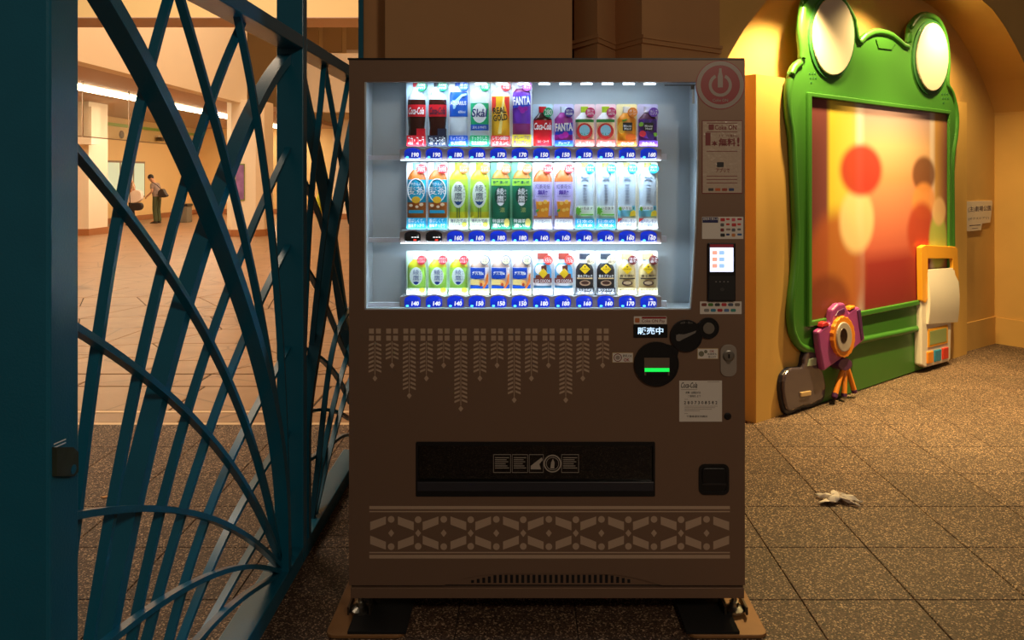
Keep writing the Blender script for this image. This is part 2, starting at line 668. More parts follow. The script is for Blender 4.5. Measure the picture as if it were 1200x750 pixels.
# ================================================================ THE HALL BEYOND THE GATE
hl = MB().box(-12.9, -12.6, 4, 31.2, 0, 3.4).build('wall_left', M_creamy)
struct(hl, 'cream side wall of the hall')
MB().box(-12.6, -12.56, 4, 31, 0, 0.16).build('baseboard', M_hbase, hl)
MB().box(-12.6, -12.55, 12, 31, 2.98, 3.07).build('green_trim', mat('green_line', (140, 190, 70), 0.5), hl)
hf = MB().box(-12.9, 3.2, 31.0, 31.3, 0, 9).build('wall_far', M_creamy)
struct(hf, 'cream far wall of the hall')
MB().box(-12.6, 3, 30.94, 31, 0, 0.18).build('baseboard', M_hbase, hf)
MB().box(-6.6, 2.5, 30.4, 31, 4.72, 4.95).build('ledge', M_mauve, hf)
MB().box(-6.6, 2.5, 30.0, 31, 6.02, 6.14).build('ledge', M_cream, hf)
for k in range(6):
    x = -8.6 + k * 0.9
    MB().box(x, x + 0.72, 30.9, 30.96, 6.2, 7.9).build('upper_window', mat('upper_glass', (206, 172, 120), 0.15), hf)
# fascia of the upper floor and its soffit
fa = MB().box(-7.05, -6.78, 10.6, 19.75, 3.2, 7.5).build('wall_fascia', M_cream)
struct(fa, 'pale fascia of the upper floor over the hall')
fb = MB().box(-7.05, -2.0, 24.0, 24.3, 3.35, 5.1).build('wall_fascia', M_cream)
struct(fb, 'pale cross fascia further down the hall')
so = MB().box(-12.6, -7.05, 10.6, 31, 3.26, 3.4).build('ceiling', M_mauve)
struct(so, 'low mauve soffit along the hall')
sl = MB().box(-9.1, -8.75, 12, 30.5, 3.2, 3.258).build('strip_light', mat('strip_glow', (255, 240, 214), 0.5, emit=(255, 228, 190), estr=26.0))
tag(sl, 'long white cove light strip under the hall soffit', 'light')
bh = MB().box(-13, -0.72, 8.9, 9.42, 3.2, 6.5).build('wall_bulkhead', M_creamy)
struct(bh, 'yellow bulkhead across the hall entrance')
MB().box(-13, -0.72, 8.88, 9.44, 3.19, 3.2).build('soffit_panel', M_mauve, bh)
MB().box(-13, 3, 9.4, 31, 8.4, 8.6).build('ceiling', M_cream)
struct(bpy.data.objects['ceiling.001'], 'high ceiling of the hall')
we = MB().box(-0.72, 0.3, 4.5, 31, 0, 9).build('wall_side', M_creamy)
struct(we, 'cream wall closing the hall on the near side')
# columns
cB = MB().ext(FZ, [(-7.2, 19.55), (-7.0, 19.3), (-6.42, 19.3), (-6.28, 19.5), (-6.28, 20.2), (-7.2, 20.2)], 0, 3.26).build('column', M_cream)
struct(cB, 'pale hall column with a framed poster')
MB().ext(FZ, [(-7.22, 19.53), (-7.01, 19.27), (-6.41, 19.27), (-6.25, 19.48), (-6.25, 20.2), (-7.22, 20.2)], 0, 0.16).build('column_base', M_hbase, cB)
cA = MB().box(-11.4, -10.58, 19.6, 20.5, 0, 3.26).build('column', M_cream)
struct(cA, 'pale hall column beside the service door')
MB().box(-11.42, -10.56, 19.57, 20.5, 0, 0.16).build('column_base', M_hbase, cA)
MB().box(-11.2, -10.3, 19.2, 19.6, 2.2, 3.1).build('signboard', M_cream, cA)
cC = MB().box(-6.4, -5.2, 27.0, 27.8, 0, 3.35).build('column', M_cream)
struct(cC, 'pale column at the far end of the hall')
MB().box(-6.42, -5.18, 26.97, 27.8, 0, 0.18).build('column_base', M_hbase, cC)
# door in the side wall
dr = MB().box(-12.6, -12.57, 22.7, 23.7, 0, 2.2).build('door_1', M_cream)
struct(dr, 'pale service door with a steel kick plate')
MB().box(-12.57, -12.56, 22.75, 23.65, 0.04, 0.42).build('kick_plate', M_steel, dr)
MB().box(-12.57, -12.53, 22.8, 22.85, 0.95, 1.15).build('handle', M_steel, dr)
# window
wd = MB().box(-12.6, -12.57, 24.1, 26.75, 0.74, 1.92).build('window_1', mat('window_frame', (150, 130, 104), 0.5))
struct(wd, 'bright window in the hall side wall')
M_winlit = mat('window_lit', (200, 220, 200), 0.3, emit=(190, 220, 190), estr=0.4)
for y0, y1 in ((24.18, 25.05), (25.15, 25.9), (26.0, 26.68)):
    MB().box(-12.572, -12.56, y0, y1, 0.8, 1.86).build('pane', M_winlit, wd)
# wall fixtures
sp_ = MB().lathe((0, 0, 0), [(0.10, 0), (0.13, 0.02), (0.12, 0.05), (0.06, 0.06)], 16, 'z', 1.0).build('wall_speaker', mat('speaker_grey', (96, 78, 62), 0.6))
sp_.rotation_euler = (0, math.pi / 2, 0)
sp_.location = (-12.6, 25.2, 2.74)
tag(sp_, 'round dark wall speaker above the hall window', 'speaker')
cmr = thing('security_camera', 'small dark camera under the green line of the hall wall', 'camera', (-12.5, 27.6, 2.7))
MB().box(-12.6, -12.48, 27.54, 27.66, 2.78, 2.84).build('bracket', M_cream, cmr)
MB().box(-12.55, -12.36, 27.5, 27.7, 2.64, 2.77).build('body', M_black, cmr, bevel=0.02)
# hanging glass smoke screens
for k, (y0, y1) in enumerate(((13.6, 15.3), (15.35, 17.1), (17.15, 19.0), (19.05, 21.0))):
    t = thing('glass_screen', 'clear glass smoke screen hanging from the hall soffit', 'glass screen', (-8.4, y0, 2.5), 'hanging smoke screens')
    MB().box(-8.404, -8.396, y0, y1, 2.2, 3.26).build('pane', M_hallglass, t)
    MB().box(-8.41, -8.39, y0, y1, 2.19, 2.21).build('bottom_rail', mat('screen_edge', (150, 128, 104), 0.4), t)
    MB().box(-8.41, -8.39, y0 - 0.01, y0 + 0.012, 2.2, 3.26).build('upright', MATS['screen_edge'], t)
# poster, bin, signs
po = thing('framed_poster', 'purple and pink poster in a green frame on a hall column', 'poster', (-6.8, 19.28, 0.9))
MB().ext(FR, rrect(-6.90, 0.86, -6.68, 1.74, 0.01), -19.3, -19.275).build('frame', mat('poster_frame', (120, 140, 70), 0.5), po)
MB().ext(FR, rrect(-6.885, 0.89, -6.695, 1.71, 0.01), -19.275, -19.27).build('print', mat('poster_print', (150, 110, 170), 0.4, vary=0.7, vscale=5), po)
bn = thing('waste_bin', 'grey waste bin standing by the hall wall', 'bin', (-10.6, 25.2, 0))
MB().box(-10.75, -10.45, 25.0, 25.4, 0, 0.5).build('body', mat('bin_grey', (120, 112, 96), 0.5), bn, bevel=0.02)
MB().box(-10.77, -10.43, 24.98, 25.42, 0.5, 0.58).build('lid', M_black, bn, bevel=0.02)
ts = thing('wall_sign', 'small turquoise lit sign on the far wall of the hall', 'sign', (-6.9, 31, 2.1))
MB().box(-7.1, -6.7, 30.9, 31.0, 2.05, 2.8).build('panel', mat('sign_teal', (20, 170, 150), 0.4, emit=(20, 190, 160), estr=0.9), ts)
MB().box(-7.1, -6.7, 30.89, 30.9, 2.6, 2.77).build('header', M_inkw, ts)
yb = MB().lathe((-7.45, 29.3, 0), [(0.09, 0), (0.1, 0.04), (0.1, 0.62), (0.07, 0.7), (0.04, 0.76), (0.04, 0.84)], 14).build('floor_stand', mat('lime_paint', (190, 190, 40), 0.45), smooth=40)
tag(yb, 'lime yellow bottle-shaped stand on the hall floor', 'stand')
pt = thing('potted_plant', 'small reddish plant in a dark pot in the far hall', 'plant', (-6.55, 28.5, 0))
MB().lathe((-6.55, 28.5, 0), [(0.07, 0), (0.11, 0.45), (0.1, 0.46)], 12).build('pot', mat('pot_brown', (80, 56, 40), 0.6), pt)
for k in range(16):
    a = k * 2.4; r = 0.05 + 0.06 * (k % 3)
    c = Vector((-6.55, 28.5, 0.44)); tip = c + Vector((math.cos(a) * r * 1.5, math.sin(a) * r * 1.5, 0.22 + 0.02 * (k % 5)))
    MB().add([c, c + (tip - c) * 0.6 + Vector((-math.sin(a), math.cos(a), 0)) * 0.03, tip, c + (tip - c) * 0.6 - Vector((-math.sin(a), math.cos(a), 0)) * 0.03],
             [(0, 1, 2), (0, 2, 3)]).build('leaf', mat('leaf_red', (150, 60, 40) if True else 0, 0.5), pt)

# ================================================================ GATE
XF, XB, XE = -0.826, -0.872, -0.918      # front face, layer split, back face
ZB, ZT = 0.063, 1.93


def g_at(x, y, X):
    D = -X * F / (CX - x)
    return (D, H + (CY - y) / F * D)


def bar(parent, px, front, w, dl, up=False, ext0=True, ext1=True, name='bar'):
    """lattice bar: near edge traced on the gate plane, swept as a rectangular section"""
    thick = w > 0.03
    X0 = (XF if thick else XB + 0.022) if front else XB
    X1 = XB if front else (XE if thick else XB - 0.022)
    pts = [g_at(x, y, X0) for x, y in px]
    # fair the traced points: cubic fit over chord length
    cs = [0.0]
    for a_, b_ in zip(pts[:-1], pts[1:]):
        cs.append(cs[-1] + math.hypot(b_[0] - a_[0], b_[1] - a_[1]))
    cs = np.array(cs) / cs[-1]
    dg_ = min(3, len(pts) - 1) if not thick else min(4, len(pts) - 1)
    fx_, fz_ = np.polyfit(cs, [p[0] for p in pts], dg_), np.polyfit(cs, [p[1] for p in pts], dg_)
    tt = np.linspace(0, 1, 28)
    pts = [Vector((float(np.polyval(fx_, t_)), float(np.polyval(fz_, t_)))) for t_ in tt]

    def extend(a, b):
        d = (a - b).normalized()
        q = a.copy()
        for _ in range(400):
            n = q + d * 0.01
            if n.y > ZT + 0.01 or n.y < ZB - 0.01 or n.x < dl[0] or n.x > dl[1]:
                break
            q = n
        return q
    if ext0:
        pts.insert(0, extend(pts[0], pts[1]))
    if ext1:
        pts.append(extend(pts[-1], pts[-2]))
    va, vb = [], []
    for i, p in enumerate(pts):
        t = (pts[min(i + 1, len(pts) - 1)] - pts[max(i - 1, 0)])
        if t.length < 1e-6:
            t = Vector((0, 1))
        t.normalize()
        n = Vector((t.y, -t.x))
        if (n.y < 0) if up else (n.x < 0):
            n = -n
        va.append(p); vb.append(p + n * w)
    vs_, fs = [], []
    for a, b in zip(va, vb):
        vs_ += [(X0, a.x, a.y), (X0, b.x, b.y), (X1, b.x, b.y), (X1, a.x, a.y)]
    for i in range(len(va) - 1):
        for k in range(4):
            k2 = (k + 1) % 4
            fs.append((4 * i + k, 4 * i + k2, 4 * i + 4 + k2, 4 * i + 4 + k))
    fs += [(0, 1, 2, 3), tuple(4 * (len(va) - 1) + k for k in range(4))]
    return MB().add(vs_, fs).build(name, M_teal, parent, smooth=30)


post = thing('gate_post', 'thick teal steel post carrying the rusty latch plate', 'post', (-0.88, 1.45, 0))
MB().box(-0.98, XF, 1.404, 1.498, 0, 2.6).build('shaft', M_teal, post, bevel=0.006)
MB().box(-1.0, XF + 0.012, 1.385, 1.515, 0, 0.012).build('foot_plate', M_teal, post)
lp = MB().ext(FG, [(g_at(61, 558, XF)), (g_at(61, 524, XF)), (g_at(81, 524, XF)), (g_at(87, 530, XF)), (g_at(87, 553, XF)), (g_at(82, 558, XF))], XF, XF + 0.008)
lp = lp.build('latch_plate', M_rust, post)
q = g_at(81, 550, XF)
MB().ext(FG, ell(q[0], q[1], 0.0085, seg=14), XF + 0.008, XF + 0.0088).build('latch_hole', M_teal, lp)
q0, q1 = g_at(63, 520, XF), g_at(77, 514, XF)
for k in range(2):
    MB().ext(FG, [(q0[0], q0[1] - 0.006 * k), (q1[0], q1[1] - 0.006 * k), (q1[0], q1[1] - 0.002 - 0.006 * k), (q0[0], q0[1] - 0.002 - 0.006 * k)], XF, XF + 0.0006).build('scratch', M_inkw, post)

gate = thing('lattice_gate', 'teal steel lattice gate leaf of curved crossing bars beside the latch post', 'gate', (-0.87, 2.3, 0))
dl1 = (1.498, 3.02)
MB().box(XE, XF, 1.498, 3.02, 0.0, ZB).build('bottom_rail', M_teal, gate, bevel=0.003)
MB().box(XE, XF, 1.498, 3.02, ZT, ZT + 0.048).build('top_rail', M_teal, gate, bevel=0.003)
front_bars = [
    ([(128.7, 0), (154, 45), (178, 85), (207, 149), (222, 183), (250, 247), (262, 272), (280, 324), (292, 363), (307, 413), (320, 467), (331, 520), (335, 560), (338, 640)], .034, False, 'thick_bar'),
    ([(284, 36), (288, 48), (300, 107), (304, 139), (311, 190), (316, 225), (320, 262), (325, 313), (330, 377), (334, 440), (338, 557)], .014, False, 'bar'),
    ([(214, 0), (231, 53), (243, 98), (256, 141), (269, 193), (284, 252), (293, 295), (303, 348), (312, 398), (320, 435), (326, 467), (333, 540), (337, 600)], .014, False, 'bar'),
    ([(94, 178), (108.7, 198), (117, 209), (146, 249), (175, 287), (205, 329), (229, 365), (250, 402), (267, 437), (288, 493), (305, 546), (319, 598), (328, 643)], .014, False, 'bar'),
    ([(94, 389.5), (119, 404), (151, 428), (170, 443), (194, 463), (223, 487), (247, 512), (262, 531), (278, 555), (300, 590), (316, 622), (327, 648)], .014, True, 'bar'),
    ([(94, 608), (143, 602), (197, 601), (250, 610), (273, 621), (300, 638), (325, 660)], .014, True, 'bar'),
    ([(130, 757), (143, 747), (170, 726), (197, 707), (223, 691), (250, 679), (273, 670), (300, 667), (324, 671)], .014, True, 'bar'),
    ([(240, 749), (273, 715), (300, 694), (324, 679)], .014, True, 'bar'),
]
for px, w_, up, nm in front_bars:
    bar(gate, px, True, w_, dl1, up, name=nm)
back_bars = [
    ([(200, 0), (182, 69), (167, 131), (153, 190), (144.7, 252), (122, 370), (118, 405), (111, 467), (103, 520), (98, 557)], .014, 'bar'),
    ([(280, 42), (253, 107), (244.7, 133), (230, 181), (216.7, 231), (197, 300), (180, 372), (170, 421), (163, 451), (151, 509), (142, 563), (119, 683), (111, 747)], .014, 'bar'),
    ([(341, 64), (324, 84), (297, 139), (275, 190), (257, 243), (242, 287), (223, 345), (216, 372), (195, 451), (170, 555), (155, 617), (130, 747)], .034, 'thick_bar'),
    ([(341, 172), (319, 220), (293, 279), (281, 311), (262, 359), (245, 416), (222, 485), (202, 560), (186, 617), (167, 710), (159, 747)], .014, 'bar'),
    ([(340, 289), (321, 321), (303, 367), (283, 412), (247, 507), (231, 558), (215, 606), (199, 665), (179, 737)], .014, 'bar'),
    ([(339, 409), (323, 440), (299, 487), (272, 536), (252, 592), (234, 640), (205, 737)], .014, 'bar'),
    ([(336, 512), (313, 545), (292, 582), (273, 614), (260, 643), (231, 710), (220, 740)], .014, 'bar'),
    ([(330, 590), (320, 606), (297, 643), (273, 686), (239, 747)], .014, 'bar'),
]
for px, w_, nm in back_bars:
    bar(gate, px, False, w_, dl1, False, name=nm)

panel2 = thing('lattice_fence_panel', 'dark teal lattice panel fixed between the tall slim post and the wall', 'fence', (-0.87, 3.5, 0))
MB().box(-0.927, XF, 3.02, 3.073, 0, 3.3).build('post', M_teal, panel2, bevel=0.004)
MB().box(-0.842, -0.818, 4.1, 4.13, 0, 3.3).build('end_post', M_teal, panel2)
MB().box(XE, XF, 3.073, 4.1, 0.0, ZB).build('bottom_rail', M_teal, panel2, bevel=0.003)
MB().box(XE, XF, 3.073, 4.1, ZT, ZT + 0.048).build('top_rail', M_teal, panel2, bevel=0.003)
dl2 = (3.073, 4.1)
for px, w_, fr_, nm in [
    ([(398, 252), (389, 310), (380, 377), (372, 420), (366, 467), (362, 530)], .034, True, 'thick_bar'),
    ([(382, 82), (376, 140), (371, 197), (366, 247), (362.5, 313)], .014, True, 'bar'),
    ([(406, 117), (394, 190), (384, 257), (376, 327), (371, 377), (365, 440)], .014, True, 'bar'),
    ([(405, 373), (389, 427), (380, 500), (375, 547)], .014, True, 'bar'),
    ([(406, 427), (392, 480), (379, 547)], .014, True, 'bar'),
    ([(406, 467), (394, 509), (382, 557)], .014, True, 'bar'),
    ([(362, 118), (370, 155), (381, 205), (391, 262)], .034, False, 'thick_bar'),
    ([(384, 86), (391, 125), (398, 165), (405, 209)], .014, False, 'bar'),
    ([(362, 220), (369, 235), (381, 268), (388, 295)], .014, False, 'bar'),
    ([(363, 319), (379, 348), (393, 381), (406, 413)], .014, False, 'bar'),
    ([(362, 412), (371, 417), (387, 430), (406, 459)], .014, False, 'bar'),
    ([(370, 483), (381, 482), (395, 484), (406, 489)], .014, False, 'bar'),
    ([(378, 532), (387, 525), (395, 518), (406, 512)], .014, False, 'bar'),
]:
    bar(panel2, px, fr_, w_, dl2, name=nm)

# ================================================================ VENDING MACHINE
K = D0 / F


def mx(x): return (x - CX) * K


def mz(y): return H + (CY - y) * K


def mp(pts): return [(mx(x), mz(y)) for x, y in pts]


def mrect(x0, y0, x1, y1, r=0.0, seg=4):
    if r:
        return rrect(mx(x0), mz(y1), mx(x1), mz(y0), r * K, seg)
    return [(mx(x0), mz(y1)), (mx(x1), mz(y1)), (mx(x1), mz(y0)), (mx(x0), mz(y0))]


def mell(x, y, r, ry=None, seg=32): return ell(mx(x), mz(y), r * K, (ry or r) * K, seg)


vm = thing('vending_machine', 'brown drink vending machine with a brightly lit bottle display', 'vending machine', (0.07, D0 + 0.35, 0))


def part(name, poly, n0, n1, m, parent=vm, **k):
    return MB().ext(FRM, poly, n0, n1).build(name, m, parent, **k)


XL, XR = mx(409), mx(873)
ZBm = mz(701)
TH = 0.024
body = MB()
body.box(XL + 0.004, XR - 0.004, D0 + TH + 0.13, D0 + 0.72, ZBm, mz(69.5))      # main cabinet behind the display
body.box(XL + 0.004, mx(427) - 0.004, D0 + TH, D0 + TH + 0.13, ZBm, mz(69.5))
body.box(mx(819) + 0.004, XR - 0.004, D0 + TH, D0 + TH + 0.13, ZBm, mz(69.5))
body.box(mx(427) - 0.004, mx(819) + 0.004, D0 + TH, D0 + TH + 0.13, mz(86) + 0.004, mz(69.5))
body.box(mx(427) - 0.004, mx(819) + 0.004, D0 + TH, D0 + TH + 0.13, mz(515), mz(363) - 0.004)
body.box(mx(427) - 0.004, mx(486), D0 + TH, D0 + TH + 0.13, ZBm, mz(515))
body.box(mx(769), mx(819) + 0.004, D0 + TH, D0 + TH + 0.13, ZBm, mz(515))
body.box(mx(486), mx(769), D0 + TH, D0 + TH + 0.13, ZBm, mz(583))
body.build('cabinet', M_brown, vm)
# door skin with its window, hatch and vent openings
wr_e = [(818.5, 96), (819, 150), (818.5, 205), (816, 270), (813, 325), (810, 363)]
dk = MB()
dk.ext(FRM, mrect(409, 70, 873, 96), -TH, 0)
dk.ext(FRM, mrect(409, 96, 427, 363), -TH, 0)
dk.ext(FRM, mp([(873, 96)] + wr_e + [(873, 363)]), -TH, 0)
dk.ext(FRM, mrect(409, 363, 873, 518), -TH, 0)
dk.ext(FRM, mrect(409, 518, 488, 581), -TH, 0)
dk.ext(FRM, mrect(767, 518, 873, 581), -TH, 0)
dk.ext(FRM, mp([(409, 581), (873, 581), (873, 686), (776, 686), (745, 677.5), (725, 674), (700, 672.5), (590, 672.5), (565, 674), (545, 677.5), (520, 686), (409, 686)]), -TH, 0)
dk.build('door', M_brown, vm)
MB().box(XL - 0.004, XR - 0.002, D0 - 0.004, D0 + 0.73, mz(70), mz(68.2)).build('top_cap', M_black, vm)
part('door_gap', mrect(411, 685.5, 872, 689), -TH, -0.012, M_black)
part('kick_strip', mrect(411, 688.5, 872, 701), -TH, 0.002, M_brown, bevel=0.002)
# vent grille
part('vent_backing', mp([(520, 686), (545, 677.5), (565, 674), (590, 672.5), (700, 672.5), (725, 674), (745, 677.5), (776, 686)]), -TH, -0.005, M_brown)
vb = MB()
for k in range(29):
    x = 552 + k * 6.55
    top = 674.5 if 580 < x < 712 else 674.5 + min(abs(x - 580), abs(x - 712)) * 0.22
    vb.ext(FRM, mrect(x, top, x + 3.4, 684), -0.005, -0.0045)
vo = vb.build('vent_slots', M_black, vm)
vo['kind'] = 'stuff'

# display case lining
dd = 0.15
ln = MB()
ln.box(mx(427), mx(819), D0 + dd - 0.004, D0 + dd, mz(363), mz(86))
ln.box(mx(427) - 0.003, mx(427), D0 + TH, D0 + dd, mz(363), mz(86))
ln.box(mx(819), mx(819) + 0.003, D0 + TH, D0 + dd, mz(363), mz(86))
ln.box(mx(427), mx(819), D0 + TH, D0 + dd, mz(363) - 0.003, mz(363))
ln.box(mx(427), mx(819), D0 + TH, D0 + dd, mz(86), mz(86) + 0.003)
ln.build('display_lining', M_inner, vm)
pane = part('window_pane', mp([(427, 363), (427, 96)] + wr_e), -0.016, -0.011, M_glass)
fx = MB()
fx.ext(FRM, mrect(427, 96, 429, 363), -0.011, -0.004)
fx.ext(FRM, mrect(427, 361.5, 810, 363), -0.011, -0.004)
for p_, q_ in zip(wr_e[:-1], wr_e[1:]):
    fx.ext(FRM, mp([p_, q_, (q_[0] - 1.6, q_[1]), (p_[0] - 1.6, p_[1])]), -0.011, -0.004)
fx.build('window_trim', mat('trim_grey', (196, 208, 214), 0.3), vm)
part('corner_bracket', mrect(780, 98.6, 816, 99.8), -0.02, -0.017, M_black)
part('corner_bracket', mrect(811, 99.8, 815, 104), -0.02, -0.017, M_black)
part('corner_bracket', mrect(812.4, 104, 815, 121), -0.02, -0.017, MATS['trim_grey'])

DC = D0 + 0.085          # sample card plane
SC = F / DC
RAILS = [(174, 187.5), (271, 284.5), (347, 361)]
CARD_BOT = [172.5, 269.0, 345.5]
btn_x = [483.6 + 25.12 * i for i in range(12)]
M_btn = mat('button_blue', (10, 40, 190), 0.15, emit=(8, 62, 236), estr=0.42, coat=0.6)
M_btn_off = mat('button_off', (16, 18, 24), 0.2, coat=0.4)
M_cyan = mat('button_led', (120, 240, 255), 0.3, emit=(90, 235, 255), estr=1.4)
M_redled = mat('soldout_led', (255, 60, 40), 0.3, emit=(255, 60, 40), estr=1.2)
M_price = mat('price_glow', (255, 255, 255), 0.4, emit=(255, 255, 255), estr=1.0)
M_led = mat('led_strip', (255, 255, 255), 0.4, emit=(225, 240, 255), estr=6.0)
prices = [['190', '190', '180', '180', '170', '170', '150', '150', '150', '150', '160', '160'],
          [None, None, '160', '160', '180', '180', '160', '160', '140', '140', '160', '160'],
          ['140', '140', '140', '150', '150', '150', '180', '180', '160', '160', '170', '170']]
YR = D0 + 0.05           # rail front
kr = YR / F


def rp(x, y): return ((x - CX) * kr, H + (CY - y) * kr)


FRR = Frame((0, YR, 0), (1, 0, 0), (0, 0, 1), (0, -1, 0))
LEDP = 2.6
for r_, (ya, yb_) in enumerate(RAILS):
    top = [(468.5, ya + 1)]
    for bx_ in btn_x:
        top += [(bx_ - 12, ya + 1), (bx_ - 8.5, ya - 0.2), (bx_ - 4, ya - 1.6), (bx_, ya - 2), (bx_ + 4, ya - 1.6), (bx_ + 8.5, ya - 0.2), (bx_ + 12, ya + 1)]
    top += [(775, ya + 1)]
    poly = [rp(*p) for p in [(468.5, yb_)] + top + [(775, yb_)]]
    MB().ext(FRR, poly, -0.010, 0).build('price_rail', M_rail, vm)
    zc = H + (CY - CARD_BOT[r_]) / SC
    MB().box(rp(469, 0)[0], rp(774.5, 0)[0], D0 + 0.0605, D0 + 0.144, zc - 0.006, zc).build('shelf', M_inner, vm)
    a, b = rp(429, yb_ - 5.5), rp(468.5, yb_ - 0.2)
    MB().ext(FRR, [(a[0], b[1]), (b[0], b[1]), (b[0], a[1]), (a[0], a[1])], -0.03, -0.01).build('shelf_arm', mat('shelf_grey', (226, 230, 244), 0.4), vm)
    a, b = rp(775, yb_ - 7.5), rp(782, yb_ - 0.5)
    MB().ext(FRR, [(a[0], b[1]), (b[0], b[1]), (b[0], a[1]), (a[0], a[1])], -0.03, -0.01).build('shelf_arm', MATS['shelf_grey'], vm)
    # light bar under the rail
    a, b = rp(470, yb_), rp(774, yb_ + 0.5)
    MB().ext(FRR, [(a[0], b[1]), (b[0], b[1]), (b[0], a[1]), (a[0], a[1])], -0.010, 0.010).build('light_bar', M_led, vm)
    for i, bx_ in enumerate(btn_x):
        pr_ = prices[r_][i]
        outl = [(bx_ - 9.4, yb_ - 2.2), (bx_ - 9.6, ya + 4), (bx_ - 8.4, ya + 1.8), (bx_ - 5, ya + 0.1), (bx_, ya - 0.6), (bx_ + 5, ya + 0.1), (bx_ + 8.4, ya + 1.8), (bx_ + 9.6, ya + 4),
                (bx_ + 9.4, yb_ - 2.2), (bx_ + 7, yb_ - 1.1), (bx_ - 7, yb_ - 1.1)]
        o1 = [rp(*p) for p in outl]
        o2 = [rp(bx_ + (x - bx_) * 0.86, yb_ - 6 + (y - yb_ + 6) * (0.42 if y < yb_ - 6 else 0.84)) for x, y in outl]
        bt = MB().ext(FRR, o1, 0, 0.005).ext(FRR, o1, 0.005, 0.012, o2).build('button', M_btn if pr_ else M_btn_off, vm, smooth=50)
        if pr_:
            a, b = rp(bx_ - 0.8, yb_ - 3.4), rp(bx_ + 7.8, yb_ - 8.6)
            letter(bt, M_price, FRR, pr_, a[0], a[1], b[0], b[1], 0.0126, bold=0.03, shear=0.1, name='price')
            c = rp(bx_ - 5.6, yb_ - 3.2)
            MB().ext(FRR, ell(c[0], c[1], 0.005, 0.0035, 10), 0.010, 0.0125).build('indicator', M_cyan, bt)
        else:
            a, b = rp(bx_ - 0.8, yb_ - 7.4), rp(bx_ + 7.8, yb_ - 6.2)
            letter(bt, M_price, FRR, '---', a[0], a[1], b[0], b[1], 0.0126, name='price')
            a, b = rp(bx_ + 1.5, yb_ - 4.4), rp(bx_ + 5, yb_ - 2.6)
            MB().ext(FRR, [(a[0], b[1]), (b[0], b[1]), (b[0], a[1]), (a[0], a[1])], 0.011, 0.0125).build('indicator', M_redled, bt)
# lamps of the display: LED rows at the head of each bay and behind each rail
for i in range(9):
    x = 563 + i * 25.1
    c = (mx(x), mz(97.2))
    MB().ext(FRM, rrect(c[0] - 0.018, c[1] - 0.001, c[0] + 0.018, c[1] + 0.004, 0.001), -0.046, -0.036).build('led', M_led, vm)
for (ytop, ybot) in ((97, 172), (190, 269), (287, 345)):
    zt = H + (CY - ytop) / F * (D0 + 0.05) - 0.003
    area('display_lamp', ((mx(476) + mx(772)) / 2, D0 + 0.040, zt), ((mx(476) + mx(772)) / 2, D0 + 0.075, zt - 0.2), 0.84, 0.012, LEDP * 0.62, COOL)
    zb = H + (CY - ybot) / F * DC + 0.0015
    area('display_lamp', ((mx(476) + mx(772)) / 2, D0 + 0.0635, zb), ((mx(476) + mx(772)) / 2, D0 + 0.082, zb + 0.2), 0.84, 0.005, LEDP * 0.3, COOL)

# printed garlands
cols14 = [(439.4, 7), (459.5, 4), (479.6, 11), (499.7, 7), (519.9, 4), (540, 14), (562.4, 7), (582.5, 4), (602.6, 12), (622.7, 7), (642.8, 4), (663, 12), (683, 7), (706.3, 4)]
for cxp, n_ in cols14:
    g_ = MB()
    for sy_ in (385, 393.3):
        for sx_ in (-6.9, 1.2):
            g_.ext(FRM, mrect(cxp + sx_, sy_, cxp + sx_ + 5.7, sy_ + 5.9), 0, 0.0004)
    for k in range(n_):
        y = 401.3 + k * 5.08
        for s_ in (-1, 1):
            g_.ext(FRM, mp([(cxp + s_ * 1.3, y), (cxp + s_ * 1.3, y + 2.4), (cxp + s_ * 7.5, y + 4.9), (cxp + s_ * 7.5, y + 2.5)]), 0, 0.0004)
    yl = 401.3 + n_ * 5.08 + 2.5
    g_.ext(FRM, mrect(cxp - 0.4, 400, cxp + 0.4, yl), 0, 0.0004)
    yd = yl + 4
    g_.ext(FRM, mp([(cxp, yd - 3.6), (cxp + 2.9, yd), (cxp, yd + 3.6), (cxp - 2.9, yd)]), 0, 0.0004)
    g_.build('garland_print', M_print, vm)
g_ = MB()
for y0, y1 in ((593, 596.6), (598.8, 600.2), (646.8, 648.2), (650.2, 654.4)):
    g_.ext(FRM, mrect(432.8, y0, 855.3, y1), 0, 0.0004)
g_.build('border_line_print', M_print, vm)
for k in range(7):
    x = 433.8 + k * 61.6
    g_ = MB()
    for s_ in (1, -1):
        def yy(v): return 624.6 + s_ * (v - 624.6)
        g_.ext(FRM, mp([(x, yy(611.7)), (x + 18.4, yy(605.2)), (x + 18.4, yy(614.2)), (x, yy(621.6))]), 0, 0.0004)
        if k < 7:
            g_.ext(FRM, mp([(x + 32.5, yy(605.2)), (x + 51, yy(611.7)), (x + 51, yy(621.6)), (x + 32.5, yy(614.6))]), 0, 0.0004)
        g_.ext(FRM, mell(x + 24.6, yy(608.6), 3.9, seg=16), 0, 0.0004)
        if k < 6:
            g_.ext(FRM, mell(x + 56.2, yy(609), 3.9, seg=16), 0, 0.0004)
    if True:
        for dx in ((24.6, 56.2) if k < 6 else (24.6,)):
            g_.ext(FRM, mp([(x + dx, 620.4), (x + dx + 3.5, 624.7), (x + dx, 629.2), (x + dx - 3.5, 624.7)]), 0, 0.0004)
    g_.build('border_motif_print', M_print, vm)

